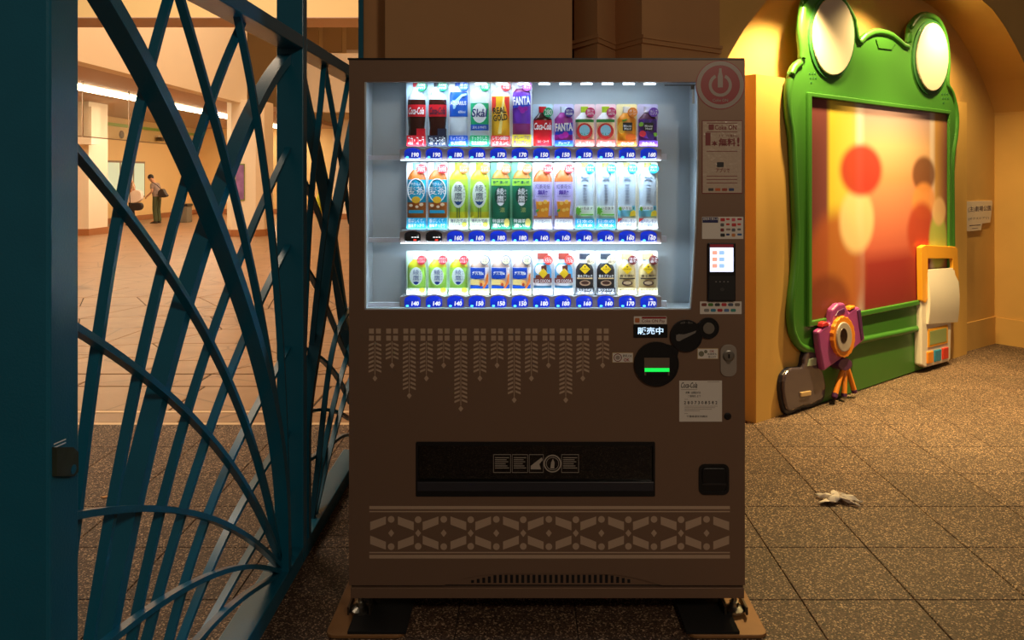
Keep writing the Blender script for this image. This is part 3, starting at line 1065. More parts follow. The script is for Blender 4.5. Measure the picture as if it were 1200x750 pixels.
# product hatch
hx = MB()
hx.box(mx(486), mx(769), D0 + 0.148, D0 + 0.15, mz(583), mz(515))
hx.box(mx(486), mx(769), D0 + TH, D0 + 0.15, mz(583), mz(582))
hx.box(mx(486), mx(769), D0 + TH, D0 + 0.15, mz(516), mz(515))
hx.build('hatch_interior', mat('hatch_dark', (66, 60, 60), 0.5), vm)
ho, hi = mrect(487.5, 517.5, 767.5, 581.5, 1.5), mrect(490, 522, 765, 564, 1.5)
MB().ring(FRM, ho, hi, -TH, 0.003).build('hatch_frame', M_black, vm)
hf_ = part('hatch_flap', mrect(490, 522, 765, 564), -0.012, -0.008, M_flap)
part('hatch_bar', mrect(489, 564, 766, 575), 0.0, 0.006, mat('hatch_bar', (44, 44, 52), 0.35), bevel=0.002)
hp = MB()
FL = -0.008
for (x0, x1) in ((578, 598.5), (600, 618.5), (620, 637), (658, 678.5)):
    for seg_ in (mrect(x0, 533.5, x1, 534), mrect(x0, 554.5, x1, 555), mrect(x0, 533.5, x0 + .4, 555), mrect(x1 - .4, 533.5, x1, 555)):
        hp.ext(FRM, seg_, FL, FL + 0.0004)
    if x0 != 620:
        for k in range(6):
            hp.ext(FRM, mrect(x0 + 2, 537 + k * 2.4, x1 - 2 - (k * 3 % 5), 537.8 + k * 2.4), FL, FL + 0.0004)
hp.ring(FRM, mell(647.6, 544.3, 10.4), mell(647.6, 544.3, 9.0), FL, FL + 0.0004)
hp.ring(FRM, mell(647.6, 544.3, 7.6), mell(647.6, 544.3, 7.0), FL, FL + 0.0004)
hp.ext(FRM, mp([(622, 551), (622, 547), (627, 543), (635, 537), (636, 540), (632, 545), (634, 551)]), FL, FL + 0.0004)
hp.ext(FRM, mp([(645, 550), (646, 543), (648, 538.5), (650, 543), (649.5, 550)]), FL, FL + 0.0004)
hp.build('flap_print', mat('flap_ink', (170, 160, 150), 0.6), hf_)
# coin return cup
MB().ring(FRM, mrect(818.8, 543.5, 854.2, 579.6, 7), mrect(822, 547, 851, 576, 5), 0, 0.004).build('coin_cup_rim', M_black, vm)
part('coin_cup', mrect(821, 546, 852, 577, 5), -0.0, 0.0015, mat('cup_dark', (9, 9, 10), 0.4))
part('coin_cup_flap', mrect(822.5, 548, 850.5, 566, 4), 0.0015, 0.006, M_black, bevel=0.0015)
part('coin_cup_lip', mrect(822.5, 565.5, 850.5, 567.5), 0.0015, 0.008, mat('cup_lip', (40, 38, 40), 0.3))

# ---- stickers and controls
M_red = mat('sticker_red', (146, 14, 28), 0.35)
M_dred = mat('sticker_dark_red', (120, 24, 26), 0.4)
M_grey = mat('sticker_grey', (156, 144, 136), 0.35)
M_navy = mat('navy_ink', (30, 34, 90), 0.4)
st = part('power_sticker', mell(844, 99.5, 28.8, seg=48), 0, 0.0008, M_red)
MB().ring(FRM, mell(844, 99.5, 27.8, seg=48), mell(844, 99.5, 23, seg=48), 0.0008, 0.0012).build('ring', M_grey, st)
arc = []
for k in range(33):
    a = math.radians(118 + 304 * k / 32)
    arc.append((844 + 13.6 * math.cos(a), 99.8 - 13.6 * math.sin(a)))
arc2 = []
for k in range(32, -1, -1):
    a = math.radians(118 + 304 * k / 32)
    arc2.append((844 + 10 * math.cos(a), 99.8 - 10 * math.sin(a)))
ai = MB()
for k in range(32):
    ai.ext(FRM, mp([arc[k], arc[k + 1], arc2[31 - k], arc2[32 - k]]), 0.0008, 0.0012)
ai.ext(FRM, mp([(842.6, 80), (845.4, 80), (845.6, 84), (847, 90), (847, 102.5), (841, 102.5), (841, 90), (842.4, 84)]), 0.0008, 0.0013)
ai.build('power_mark', M_grey, st)
letter(st, M_grey, FRM, 'Coke ON', mx(835), mz(119.2), mx(853), mz(115.8), 0.0012, bold=0.01)

M_foil = mat('glossy_poster', (196, 178, 160), 0.16, bump=0.5, bscale=70, coat=0.5)
ps = part('promo_poster', mrect(822.5, 141, 870.2, 227, 0.6), 0, 0.0008, M_dred)
part('poster_sheet', mrect(823.4, 142, 869.3, 226), 0.0008, 0.0012, M_foil, ps)
letter(ps, M_dred, FRM, 'Coke ON', mx(837.5), mz(152.2), mx(863), mz(146.5), 0.0016, bold=0.02)
part('poster_icon', mrect(830.3, 145.8, 836.5, 152.3, 1), 0.0012, 0.0016, M_dred, ps)
letter(ps, M_dred, FRM, '1', mx(826.5), mz(170.5), mx(832.5), mz(155.5), 0.0016, bold=0.04)
letter(ps, M_dred, FRM, '本', mx(833.5), mz(171), mx(841), mz(165), 0.0016, bold=0.03)
letter(ps, M_dred, FRM, '無料', mx(842), mz(171.5), mx(862), mz(162), 0.0016, bold=0.03)
letter(ps, M_dred, FRM, '!', mx(863.5), mz(171.5), mx(866.5), mz(161), 0.0016, bold=0.03)
letter(ps, M_dred, FRM, 'スタンプを集めると', mx(842), mz(161), mx(866), mz(157.6), 0.0016)
letter(ps, M_dred, FRM, 'アプリで', mx(839), mz(202), mx(855), mz(197), 0.0016, bold=0.02)
part('poster_phone', mrect(840, 190, 848, 196, 1), 0.0012, 0.0016, M_ink, ps)
pb_ = MB()
for y0 in (144, 154.2, 177, 206, 210, 214):
    pb_.ext(FRM, mrect(828, y0, 864, y0 + 0.7), 0.0012, 0.0016)
pb_.build('poster_rule', M_dred, ps)
for k, c_ in enumerate(((60, 60, 60), (190, 90, 40), (150, 60, 40), (40, 60, 110))):
    part('poster_badge', mrect(830 + k * 8, 220.5, 836 + k * 8, 223.8, 0.6), 0.0012, 0.0016, mat('pbadge%d' % k, c_, 0.5), ps)

s1 = part('payment_sticker', mrect(822.7, 254, 871, 280, 0.5), 0, 0.0008, M_paper)
nb = part('sticker_header', mrect(823.2, 254.5, 841.5, 261), 0.0008, 0.0012, M_navy, s1)
letter(s1, M_inkw, FRM, '自販機で使える', mx(824), mz(258), mx(841), mz(255), 0.0016)
icol = [(190, 40, 50), (200, 60, 60), (210, 90, 110), (180, 40, 60), (90, 90, 90), (200, 50, 40), (190, 60, 60), (210, 70, 60),
        (120, 40, 40), (140, 120, 110), (100, 100, 110), (110, 110, 110), (40, 40, 40), (30, 50, 110), (200, 130, 70), (40, 90, 150)]
for k, c_ in enumerate(icol):
    x = 844.2 + (k % 4) * 6.6; y = 255.6 + (k // 4) * 6
    part('pay_logo', mrect(x, y, x + (4.2 if k % 3 else 5.2), y + (3.8 if k % 2 == 0 else 2.4), 0.8, 2), 0.0008, 0.0012, mat('plogo%d' % k, c_, 0.5), s1)
s2 = part('payment_sticker', mrect(820.2, 353.3, 869, 368, 0.5), 0, 0.0008, M_paper)
for k, c_ in enumerate(((120, 60, 50), (70, 120, 50), (60, 60, 60), (190, 50, 60), (80, 90, 110), (120, 110, 100), (130, 130, 130), (60, 130, 160), (170, 40, 50), (90, 120, 170), (60, 140, 130))):
    rr_ = k // 6
    x = 822 + (k % 6) * 7.8 + rr_ * 3; y = 355.2 + rr_ * 6.6
    part('pay_logo', mrect(x, y, x + 6, y + 3.6, 1.2, 3), 0.0008, 0.0012, mat('qlogo%d' % k, c_, 0.5), s2)
# card terminal
tm_ = part('card_terminal', mrect(829, 284.5, 861, 352.5, 1.2), 0, 0.012, M_black, bevel=0.002)
part('screen', mrect(831, 289.8, 858.3, 318), 0.012, 0.0125, mat('terminal_screen', (235, 240, 255), 0.2, emit=(215, 225, 255), estr=1.6), tm_)
part('screen_header', mrect(831, 286, 858.3, 289.8), 0.012, 0.0126, mat('screen_red', (130, 40, 45), 0.3, emit=(120, 30, 40), estr=0.3), tm_)
for k in range(9):
    x = 833.5 + (k % 3) * 8.2; y = 293.5 + (k // 3) * 7.6
    part('screen_icon', mrect(x, y, x + 6, y + 4.6, 0.8, 2), 0.0125, 0.0128, mat('sicon%d' % (k % 3), ((250, 190, 170), (170, 200, 250), (250, 245, 235))[k % 3], 0.4, emit=((250, 150, 130), (140, 180, 250), (250, 240, 230))[k % 3], estr=1.2), tm_)
part('reader', mrect(830, 323, 860, 351, 1), 0.012, 0.0135, mat('reader_black', (24, 24, 26), 0.5), tm_)
for k in range(4):
    part('reader_light', mell(838 + k * 4.6, 329.5, 0.9, 0.7, 10), 0.0135, 0.0139, mat('reader_dot', (130, 130, 130), 0.4), tm_)
part('reader_mark', mell(845.2, 338.5, 2.6, 2, 12), 0.0135, 0.0139, mat('reader_mark', (60, 60, 60), 0.4), tm_)
# status display
sd = part('status_display', mrect(742.5, 380, 782, 395.4, 0.8), 0, 0.004, M_black)
letter(sd, mat('status_glow', (220, 240, 255), 0.4, emit=(190, 225, 255), estr=1.3), FRM, '販売中', mx(747), mz(391.6), mx(777), mz(383.2), 0.0045, bold=0.015)
s3 = part('pay_sticker', mrect(742.7, 370.7, 781.3, 379.8, 1), 0, 0.0008, M_paper)
part('sticker_band', mrect(752, 371.2, 780.8, 373.4, 0.5), 0.0008, 0.0012, M_red, s3)
part('sticker_icon', mrect(744, 372.6, 749.5, 378, 1.2), 0.0008, 0.0012, mat('orange_ink', (190, 110, 60), 0.5), s3)
letter(s3, M_dred, FRM, 'Coke ON Pay', mx(752), mz(378.8), mx(779), mz(374.2), 0.0012)
# bill and coin units
nk = MB()
nk.ext(FRM, mell(769, 426, 26, seg=48), 0, 0.008)
nk.ext(FRM, mell(803.8, 393, 18.7, seg=40), 0, 0.0085)
nk.ext(FRM, mell(829.7, 384, 12.3, seg=32), 0, 0.0078)
nk.ext(FRM, mp([(777, 402), (789, 405), (795, 411), (793, 420), (783, 408)]), 0, 0.007)
nk.ext(FRM, mp([(815, 380), (822, 376), (824, 392), (818, 398)]), 0, 0.007)
nk.build('payment_panel', M_black, vm)
MB().ring(FRM, mell(769, 426, 26, seg=48), mell(769, 426, 24.6, seg=48), 0.008, 0.0095).build('bezel', M_black, vm)
MB().ring(FRM, mell(803.8, 393, 18.7, seg=40), mell(803.8, 393, 17.2, seg=40), 0.0085, 0.010).build('bezel', M_black, vm)
MB().ring(FRM, mell(829.7, 384, 12.3), mell(829.7, 384, 10.9), 0.0078, 0.0094).build('bezel', M_black, vm)
bs = part('bill_slot', mrect(754.6, 418.6, 784, 439.2), 0.008, 0.0088, mat('bill_grey', (112, 96, 82), 0.4))
part('bill_light', mrect(755, 430.6, 783.8, 434.8), 0.0088, 0.0098, mat('bill_green', (30, 220, 90), 0.4, emit=(20, 230, 80), estr=1.1), bs)
part('bill_tray', mrect(757, 434.8, 782, 439), 0.0088, 0.012, M_black, bs)
MB().ext(FRM, mp([(791.5, 396.5), (791.5, 392), (795, 391), (801, 391.2), (808, 389.3), (815, 386.8), (814, 389.4), (806, 393.6), (799.5, 396.6), (795.5, 399), (792.5, 398.6)]), 0.0085, 0.0115).build('coin_slot_plate', mat('coin_grey', (120, 116, 112), 0.35), vm)
letter(vm, mat('faint_ink', (120, 118, 116), 0.5), FRM, '硬貨・紙幣', mx(796.5), mz(378.8), mx(811.5), mz(376), 0.0089)
part('return_lever', mell(829.7, 384, 6.6), 0.0078, 0.012, M_steel)
for (x0, y0, x1, y1, kind) in ((717.3, 413, 742.2, 425, 0), (817, 408, 841.8, 420.8, 1)):
    s_ = part('money_sticker', mrect(x0, y0, x1, y1, 0.8), 0, 0.0008, mat('sticker_edge', (180, 150, 100), 0.45))
    part('sticker_face', mrect(x0 + .7, y0 + .7, x1 - .7, y1 - .7), 0.0008, 0.0011, M_paper, s_)
    if kind == 0:
        MB().ring(FRM, mell(x0 + 6.6, y0 + 6, 4.8), mell(x0 + 6.6, y0 + 6, 3.9), 0.0011, 0.0015).build('sticker_mark', M_dred, s_)
        part('sticker_mark', mell(x0 + 6.6, y0 + 6, 2.6), 0.0011, 0.0015, M_grey, s_)
        letter(s_, M_ink, FRM, '新札OK', mx(x0 + 12.6), mz(y0 + 5.6), mx(x1 - 1.6), mz(y0 + 2.2), 0.0015)
        letter(s_, M_red, FRM, 'OK', mx(x0 + 13.5), mz(y0 + 10.6), mx(x0 + 20.5), mz(y0 + 6.6), 0.0015, bold=0.02)
    else:
        part('sticker_mark', mell(x0 + 4.8, y0 + 6.5, 3.2), 0.0011, 0.0015, mat('coin_print', (120, 118, 96), 0.5), s_)
        part('sticker_mark', mell(x0 + 10, y0 + 4, 2.0), 0.0011, 0.0015, MATS['coin_print'], s_)
        letter(s_, M_red, FRM, 'OK', mx(x0 + 14.5), mz(y0 + 4.8), mx(x0 + 20), mz(y0 + 2.2), 0.0015, bold=0.02)
        letter(s_, M_ink, FRM, '新硬貨も', mx(x0 + 12), mz(y0 + 8), mx(x1 - 2), mz(y0 + 5.6), 0.0015)
        letter(s_, M_ink, FRM, '使えます', mx(x0 + 13), mz(y0 + 11.4), mx(x1 - 3), mz(y0 + 8.8), 0.0015)
# lock
lk = part('lock_plate', mrect(844, 403.6, 863, 441, 8, 6), 0, 0.004, mat('lock_plate', (150, 140, 130), 0.4), bevel=0.001)
MB().lathe((mx(853.4), D0 - 0.004, mz(416.5)), [(6.6 * K, 0), (6.6 * K, 0.004), (5.2 * K, 0.006)], 24, 'y').build('lock_cylinder', M_steel, lk)
part('keyhole', mrect(852.4, 414, 854.4, 419), 0.0098, 0.0104, M_black, lk)
part('lock_handle', mp([(848.5, 419), (858.3, 419), (855, 425.5), (852, 425.5)]), 0.004, 0.007, M_steel, lk)
MB().lathe((mx(852.6), D0, mz(487.6)), [(4.2 * K, 0), (4.2 * K, 0.003), (2.6 * K, 0.004)], 20, 'y').build('plug', M_black, vm)
# notice
nt_ = part('notice', mrect(796, 446, 846, 494), 0, 0.0008, M_paper)
letter(nt_, M_ink, FRM, 'Coca-Cola', mx(798), mz(454.5), mx(817), mz(448), 0.0012, shear=0.35, bold=0.012)
letter(nt_, M_ink, FRM, '故障・お問合せは', mx(803.5), mz(461.4), mx(821), mz(458.6), 0.0012, bold=0.01)
letter(nt_, M_ink, FRM, 'ご連絡先 まで', mx(806), mz(465.4), mx(821), mz(462.8), 0.0012)
letter(nt_, M_ink, FRM, '2 8 0 7 3 0 8 5 8 2', mx(801.5), mz(473.6), mx(840.5), mz(469.8), 0.0012, bold=0.015)
letter(nt_, M_ink, FRM, '千葉県浦安市舞浜', mx(804.5), mz(489.2), mx(829), mz(486.6), 0.0012, bold=0.005)
nb_ = MB()
for y, x1 in ((467.6, 806), (475.6, 841), (477.4, 838), (479.2, 834), (481, 820), (484.2, 806), (456.2, 817), (447.2, 843)):
    x0 = 802 if y != 447.2 else 829
    if y == 456.2: x0 = 798
    nb_.ext(FRM, mrect(x0, y, x1, y + 0.5), 0.0008, 0.0012)
nb_.build('fine_print', M_grey, nt_)

# ---- feet and base plates
M_plate = mat('base_plate', (150, 108, 66), 0.5, metal=0.2, vary=0.2, vscale=20)
for sx_, xo, xi in ((-1, -0.625, -0.375), (1, 0.768, 0.515)):
    x0, x1 = min(xo, xi), max(xo, xi)
    bpz = tag(MB().ext(FZ, rrect(x0, 2.53, x1, 3.3, 0.03), 0.0, 0.012).build('base_plate', M_plate, bevel=0.003),
              'brown steel base plate under the %s feet of the vending machine' % ('gate-side' if sx_ < 0 else 'photo-board-side'), 'base plate', 'machine base plates')
    m0, m1 = (x0 + 0.07, x1 + 0.004) if sx_ < 0 else (x0 - 0.004, x1 - 0.09)
    tag(MB().box(m0, m1, 2.535, 3.28, 0.012, 0.02).build('rubber_mat', M_blackmat),
        'black rubber mat lying on the %s base plate' % ('gate-side' if sx_ < 0 else 'photo-board-side'), 'mat', 'machine rubber mats')
    fxp = mx(418.5) + 0.0 if sx_ < 0 else mx(865.5)
    ft = MB().lathe((fxp, 2.66, 0.02), [(0.034, 0), (0.034, 0.008), (0.015, 0.016), (0.015, 0.03), (0.009, 0.03), (0.009, ZBm - 0.02)], 16)
    ft.build('foot', M_steel, vm)
    for dx in (-0.035, 0.035):
        MB().box(fxp + dx - 0.003, fxp + dx + 0.003, 2.63, 2.72, 0.02, 0.045).build('foot_bracket', mat('bracket_dark', (70, 62, 54), 0.4, metal=0.6), vm)
    MB().box(fxp - 0.03, fxp + 0.03, 3.2, 3.26, 0.02, ZBm).build('foot', M_steel, vm)

# ================================================================ DRINK SAMPLES IN THE DISPLAY
FS = Frame((0, DC, 0), (1, 0, 0), (0, 0, 1), (0, -1, 0))
CARD_X = [488.3 + 24.6 * i for i in range(12)]


def C(r, g, b, rough=0.35):
    return mat('ink_%d_%d_%d' % (r, g, b), (r, g, b), rough)


def sx(x): return (x - CX) / SC


def sz(y): return H + (CY - y) / SC


class Sample:
    def __init__(s, row, i, top, bg, name, label, cat, group):
        s.cx = CARD_X[i]
        s.bot = CARD_BOT[row]
        s.t = thing(name, label, cat, (sx(s.cx), DC, sz(s.bot)), group)
        w_ = 12.0
        if top < 96:
            s.rect('backing_card', -w_, top, w_, s.bot, bg, 0.0, n0=-0.004, r=0)
        else:
            s.rect('backing_card', -w_, top, w_, s.bot, bg, 0.0, n0=-0.004, r=2.0)

    def rect(s, name, x0, y0, x1, y1, m, n, n0=0.0, r=0.0, parent=None):
        a, b, c, d = sx(s.cx + x0), sz(y1), sx(s.cx + x1), sz(y0)
        poly = rrect(a, b, c, d, r / SC, 3) if r else [(a, b), (c, b), (c, d), (a, d)]
        return MB().ext(FS, poly, n0, n).build(name, m, parent or s.t)

    def poly(s, name, pts, m, n, n0=0.0, parent=None):
        return MB().ext(FS, [(sx(s.cx + x), sz(y)) for x, y in pts], n0, n).build(name, m, parent or s.t)

    def disc(s, name, x, y, rx, ry, m, n, n0=0.0, parent=None, seg=20):
        return MB().ext(FS, ell(sx(s.cx + x), sz(y), rx / SC, ry / SC, seg), n0, n).build(name, m, parent or s.t)

    def ringd(s, name, x, y, rx, ry, t, m, n, n0, parent=None):
        return MB().ring(FS, ell(sx(s.cx + x), sz(y), rx / SC, ry / SC, 24), ell(sx(s.cx + x), sz(y), (rx - t) / SC, (ry - t) / SC, 24), n0, n).build(name, m, parent or s.t)

    def hw(s, prof, y):
        if y <= prof[0][0]: return prof[0][1]
        for (a, h0), (b, h1) in zip(prof[:-1], prof[1:]):
            if a <= y <= b:
                return h0 + (h1 - h0) * (y - a) / max(1e-6, b - a)
        return prof[-1][1]

    def relief(s, name, prof, y0, y1, m, extra=0.0, parent=None):
        ys = [y0] + [y for y, h in prof if y0 < y < y1] + [y1]
        seg = 8
        vs_, fs = [], []
        for y in ys:
            h = s.hw(prof, y) + extra * SC * 0.5
            for k in range(seg + 1):
                a = math.pi * k / seg
                vs_.append(FS.at(sx(s.cx + h * math.cos(a)), sz(y), 0.0 + (h / SC * 0.5 + extra) * math.sin(a)))
        n = seg + 1
        for r in range(len(ys) - 1):
            for k in range(seg):
                fs.append((r * n + k, r * n + k + 1, (r + 1) * n + k + 1, (r + 1) * n + k))
            fs.append((r * n, (r + 1) * n, (r + 1) * n + seg, r * n + seg))
        fs += [tuple(range(n)), tuple((len(ys) - 1) * n + k for k in range(n))]
        s.prof = prof
        return MB().add(vs_, fs).build(name, m, parent or s.t, smooth=40)

    def nn(s, y):
        return s.hw(s.prof, y) / SC * 0.5 + 0.0012

    def text(s, txt, x0, y0, x1, y1, m, n=None, parent=None, **k):
        cv = None
        if n is None:
            h = s.hw(s.prof, (y0 + y1) / 2) / SC
            cxw = sx(s.cx)
            cv = lambda x: (h * 0.5 + 0.0008) * math.sqrt(max(0.05, 1 - min(1, abs(x - cxw) / (h + 0.0006)) ** 2))
            n = 0.0008
        letter(parent or s.t, m, FS, txt, sx(s.cx + x0), sz(y1), sx(s.cx + x1), sz(y0), n, curve=cv, **k)

    def badge(s, y, m, txt=None, tm=None, r=5.5, x=6.3):
        b = s.disc('badge', x, y, r, r, m, 0.019)
        if txt:
            for k, ln_ in enumerate(txt):
                h = 7.0 / len(txt)
                yy0 = y - 3.5 + k * h
                s.text(ln_, x - 4.2, yy0 + 0.3, x + 4.2, yy0 + h - 0.3, tm or M_inkw, n=0.0194, parent=b, bold=0.0)
        return b

    def caption(s, y0, y1, m, lines, tm=None, name='caption'):
        c = s.rect(name, -10.9, y0, 10.9, y1, m, 0.0165)
        h = (y1 - y0 - 1.4) / max(1, len(lines))
        for k, ln_ in enumerate(lines):
            s.text(ln_, -9.2, y0 + 0.9 + k * h, 9.2, y0 + 0.9 + (k + 1) * h - 0.8, tm or M_inkw, n=0.0169, parent=c, bold=0.004)
        return c


BG_W, BG_B, BG_G, BG_L, BG_P, BG_Y = C(236, 242, 246), C(198, 226, 244), C(204, 236, 210), C(214, 208, 244), C(246, 214, 224), C(250, 238, 176)
RED, GREEN, BLUE, NAVY = C(216, 24, 40), C(20, 170, 110), C(10, 84, 190), C(34, 40, 64)
COLA, CLEAR, WHITE = C(56, 20, 14, 0.2), C(214, 226, 236, 0.2), C(244, 246, 248)
ORANGE, YELLOW, LIME, PURPLE = C(240, 130, 60), C(246, 206, 50), C(176, 214, 40), C(110, 50, 180)
PROF_L = [(92, 4.3), (102, 4.3), (104, 4.8), (110, 7.6), (116, 10.2), (122, 10.5), (137, 10.4), (150, 9.2), (160, 10)]
PROF_S = [(92, 4.3), (101, 4.3), (104, 6.5), (108, 9.6), (112, 10.5), (160, 10.5)]
PROF_M = [(125, 4.4), (132, 4.4), (134, 5.5), (137, 8.5), (140, 10.7), (172, 10.8)]
PROF_T = [(190, 4.4), (199, 4.4), (200.5, 5.4), (204, 8.4), (209, 10.6), (214, 10.9), (268, 10.9)]
PROF_W = [(190, 4.0), (196, 4.0), (199, 5), (203, 8.8), (208, 10.5), (240, 10.2), (268, 10.5)]
PROF_B = [(296, 4.2), (303.5, 4.2), (306, 6), (309, 9), (312, 10.4), (346, 10.4)]
PROF_C = [(296.5, 6.2), (303.5, 6.2), (304, 5.6), (307.5, 5.6), (312, 9), (316, 10.4), (346, 10.5)]


def cola(s, zero):
    s.relief('cap', PROF_L, 92, 102, NAVY if zero else RED)
    s.relief('neck', PROF_L, 102, 117, CLEAR)
    s.relief('body', PROF_L, 117, 160, COLA)
    lb = s.relief('label', PROF_L, 123, 137, RED, 0.0008)
    s.text('Coca-Cola', -9, 126, 9, 134.5, NAVY if zero else M_inkw, shear=0.3, bold=0.02, parent=lb)
    s.rect('caption_tab', 0.5, 151, 10.5, 159.2, NAVY if zero else RED, 0.0165)
    s.caption(159, 171.3, NAVY if zero else RED, ['コカ・コーラ ゼロ' if zero else 'コカ・コーラ'])
    s.badge(101.8, GREEN, ['500', 'ml'])


def k_cola(s): cola(s, False)


def k_zero(s): cola(s, True)


def k_aqua(s):
    s.relief('cap', PROF_S, 92, 101, BLUE)
    s.relief('body', PROF_S, 101, 160, CLEAR)
    lb = s.relief('label', PROF_S, 108, 137, BLUE, 0.0008)
    s.poly('label_wave', [(-7, 118), (-4, 118), (4, 111), (9.5, 110), (9.5, 112), (4, 114), (-1, 121), (-4, 128), (-6, 128)], C(170, 220, 245), 0.0172, 0.012, lb)
    s.text('AQUARIUS', -9.3, 119, 9.3, 124.5, M_inkw, bold=0.02, parent=lb, n=0.0176)
    s.text('600ml', 0, 130, 8, 133, M_inkw, parent=lb)
    s.caption(159, 171.3, C(10, 90, 210), ['ちょうど良い', '水分補給'])
    s.badge(101.8, C(10, 90, 200), ['夏の', '水分'])


def k_skal(s):
    s.relief('cap', PROF_S, 92, 101, WHITE)
    s.relief('body', PROF_S, 101, 160, CLEAR)
    lb = s.relief('label', PROF_S, 121, 146, GREEN, 0.0008)
    s.disc('label_oval', 0, 133, 8.4, 11.4, WHITE, 0.0176, 0.010, lb)
    s.text('Skål', -9.2, 128, 9.2, 137.5, C(16, 40, 120), bold=0.015, shear=0.1, parent=lb, n=0.0182)
    b2 = s.relief('label_band', PROF_S, 146, 153, BLUE, 0.0008)
    s.text('SKAL & WHITE', -8, 148, 8, 151, M_inkw, parent=b2)
    s.caption(159, 171.3, GREEN, ['すっきりした', '乳性炭酸飲料'])
    s.badge(101.8, GREEN, ['炭酸'])


def k_gold(s):
    s.relief('cap', PROF_S, 92, 101, WHITE)
    s.relief('shoulder', PROF_S, 101, 113, WHITE)
    lb = s.relief('body', PROF_S, 113, 160, C(250, 190, 40))
    s.poly('label_flash', [(-10, 114), (-2, 114), (-6, 126), (-10, 132)], C(226, 60, 50), 0.0125, 0.004, lb)
    s.poly('label_flash', [(3, 114), (10, 114), (10, 140), (7, 128)], C(226, 60, 50), 0.0135, 0.004, lb)
    s.poly('label_flash', [(-3, 157), (3, 113), (5, 113), (1, 157)], C(255, 236, 150), 0.0168, 0.004, lb)
    s.text('REAL', -8.5, 126, 6.5, 133.5, M_ink, bold=0.03, rot=0.12, parent=lb, n=0.0175)
    s.text('GOLD', -8.5, 134.5, 8, 142, M_ink, bold=0.03, rot=0.12, parent=lb, n=0.0175)
    s.caption(159, 171.3, C(226, 60, 60), ['レモン50個分', 'ビタミンC'])
    s.badge(101.8, C(226, 60, 60), ['強', '炭酸'])


def k_fanta(s):
    s.relief('cap', PROF_S, 92, 101, C(226, 214, 246))
    s.relief('body', PROF_S, 104, 160, C(140, 50, 120))
    lb = s.relief('label', PROF_S, 108, 145, PURPLE, 0.0008)
    s.poly('label_patch', [(-10, 114), (10, 112), (10, 124), (-9.5, 127)], C(16, 70, 200), 0.0166, 0.004, lb)
    s.text('FANTA', -10, 113.5, 10, 123.5, M_inkw, bold=0.04, rot=0.06, parent=lb, n=0.0176)
    s.disc('grape', 1, 130, 3.2, 3.2, C(170, 40, 170), 0.0184, 0.01, lb, 12)
    s.disc('grape', 4.5, 128, 2.6, 2.6, C(150, 30, 160), 0.0184, 0.01, lb, 12)
    s.disc('grape', -2, 127, 2.4, 2.4, C(150, 30, 160), 0.0184, 0.01, lb, 12)
    s.caption(158, 171.3, C(250, 226, 70), ['グレープの', '香りと味わい'], PURPLE)
    s.badge(101.8, C(190, 90, 200), ['果汁'])


def k_cola_s(s):
    s.relief('cap', PROF_M, 125, 132, RED)
    s.relief('body', PROF_M, 132, 142, COLA)
    lb = s.relief('label', PROF_M, 141, 171, RED, 0.0006)
    s.text('Coca-Cola', -10.2, 144, 10.2, 152.5, M_inkw, bold=0.02, shear=0.3, parent=lb)
    s.text('コカ・コーラ', -6, 164.5, 7, 167.5, M_inkw, parent=lb)
    s.badge(132, GREEN, ['280'])


def k_fanta_s(s):
    s.relief('cap', PROF_M, 125, 132, C(220, 230, 244))
    s.relief('body', PROF_M, 132, 171.5, C(166, 40, 150))
    s.poly('label_patch', [(-10, 147), (10, 144), (10, 158), (-10, 158)], C(24, 60, 200), 0.0172, 0.004)
    s.text('FANTA', -10.2, 144.5, 10.2, 154, M_inkw, bold=0.04, rot=0.05, n=0.0178)
    s.disc('grape', 2, 158, 3.6, 3.4, C(200, 40, 180), 0.0184, 0.01, None, 12)
    s.disc('grape', -3, 160, 3.0, 3.0, C(180, 40, 180), 0.0184, 0.01, None, 12)
    s.rect('caption', -10.6, 164.5, 10.6, 171.4, C(40, 80, 200), 0.0172)
    s.text('グレープ', -7, 166, 7, 169.6, M_inkw, n=0.0176)
    s.badge(132, C(70, 40, 150), ['果汁', '炭酸'])


def k_apple(s):
    s.relief('cap', PROF_M, 125, 132, LIME)
    s.relief('shoulder', PROF_M, 132, 140, WHITE)
    s.relief('body', PROF_M, 140, 171.5, C(246, 232, 190))
    s.relief('rim', PROF_M, 140, 143.5, C(60, 160, 80), 0.0005)
    s.disc('label_disc', -0.5, 154, 9.4, 9.4, C(220, 50, 50), 0.0176, 0.006)
    s.disc('label_center', -0.5, 153, 6.2, 6.4, C(150, 214, 236), 0.018, 0.006)
    s.text('りんご', -5, 155.5, 5, 160, C(40, 150, 110), n=0.0184, bold=0.02)
    s.rect('caption', -10.6, 164, 10.6, 171.4, C(238, 120, 110), 0.0172)
    s.text('アップル', -7.5, 165.4, 7.5, 169.8, M_inkw, n=0.0176, bold=0.02)
    s.badge(132, C(214, 40, 110), ['果汁', '20%'])


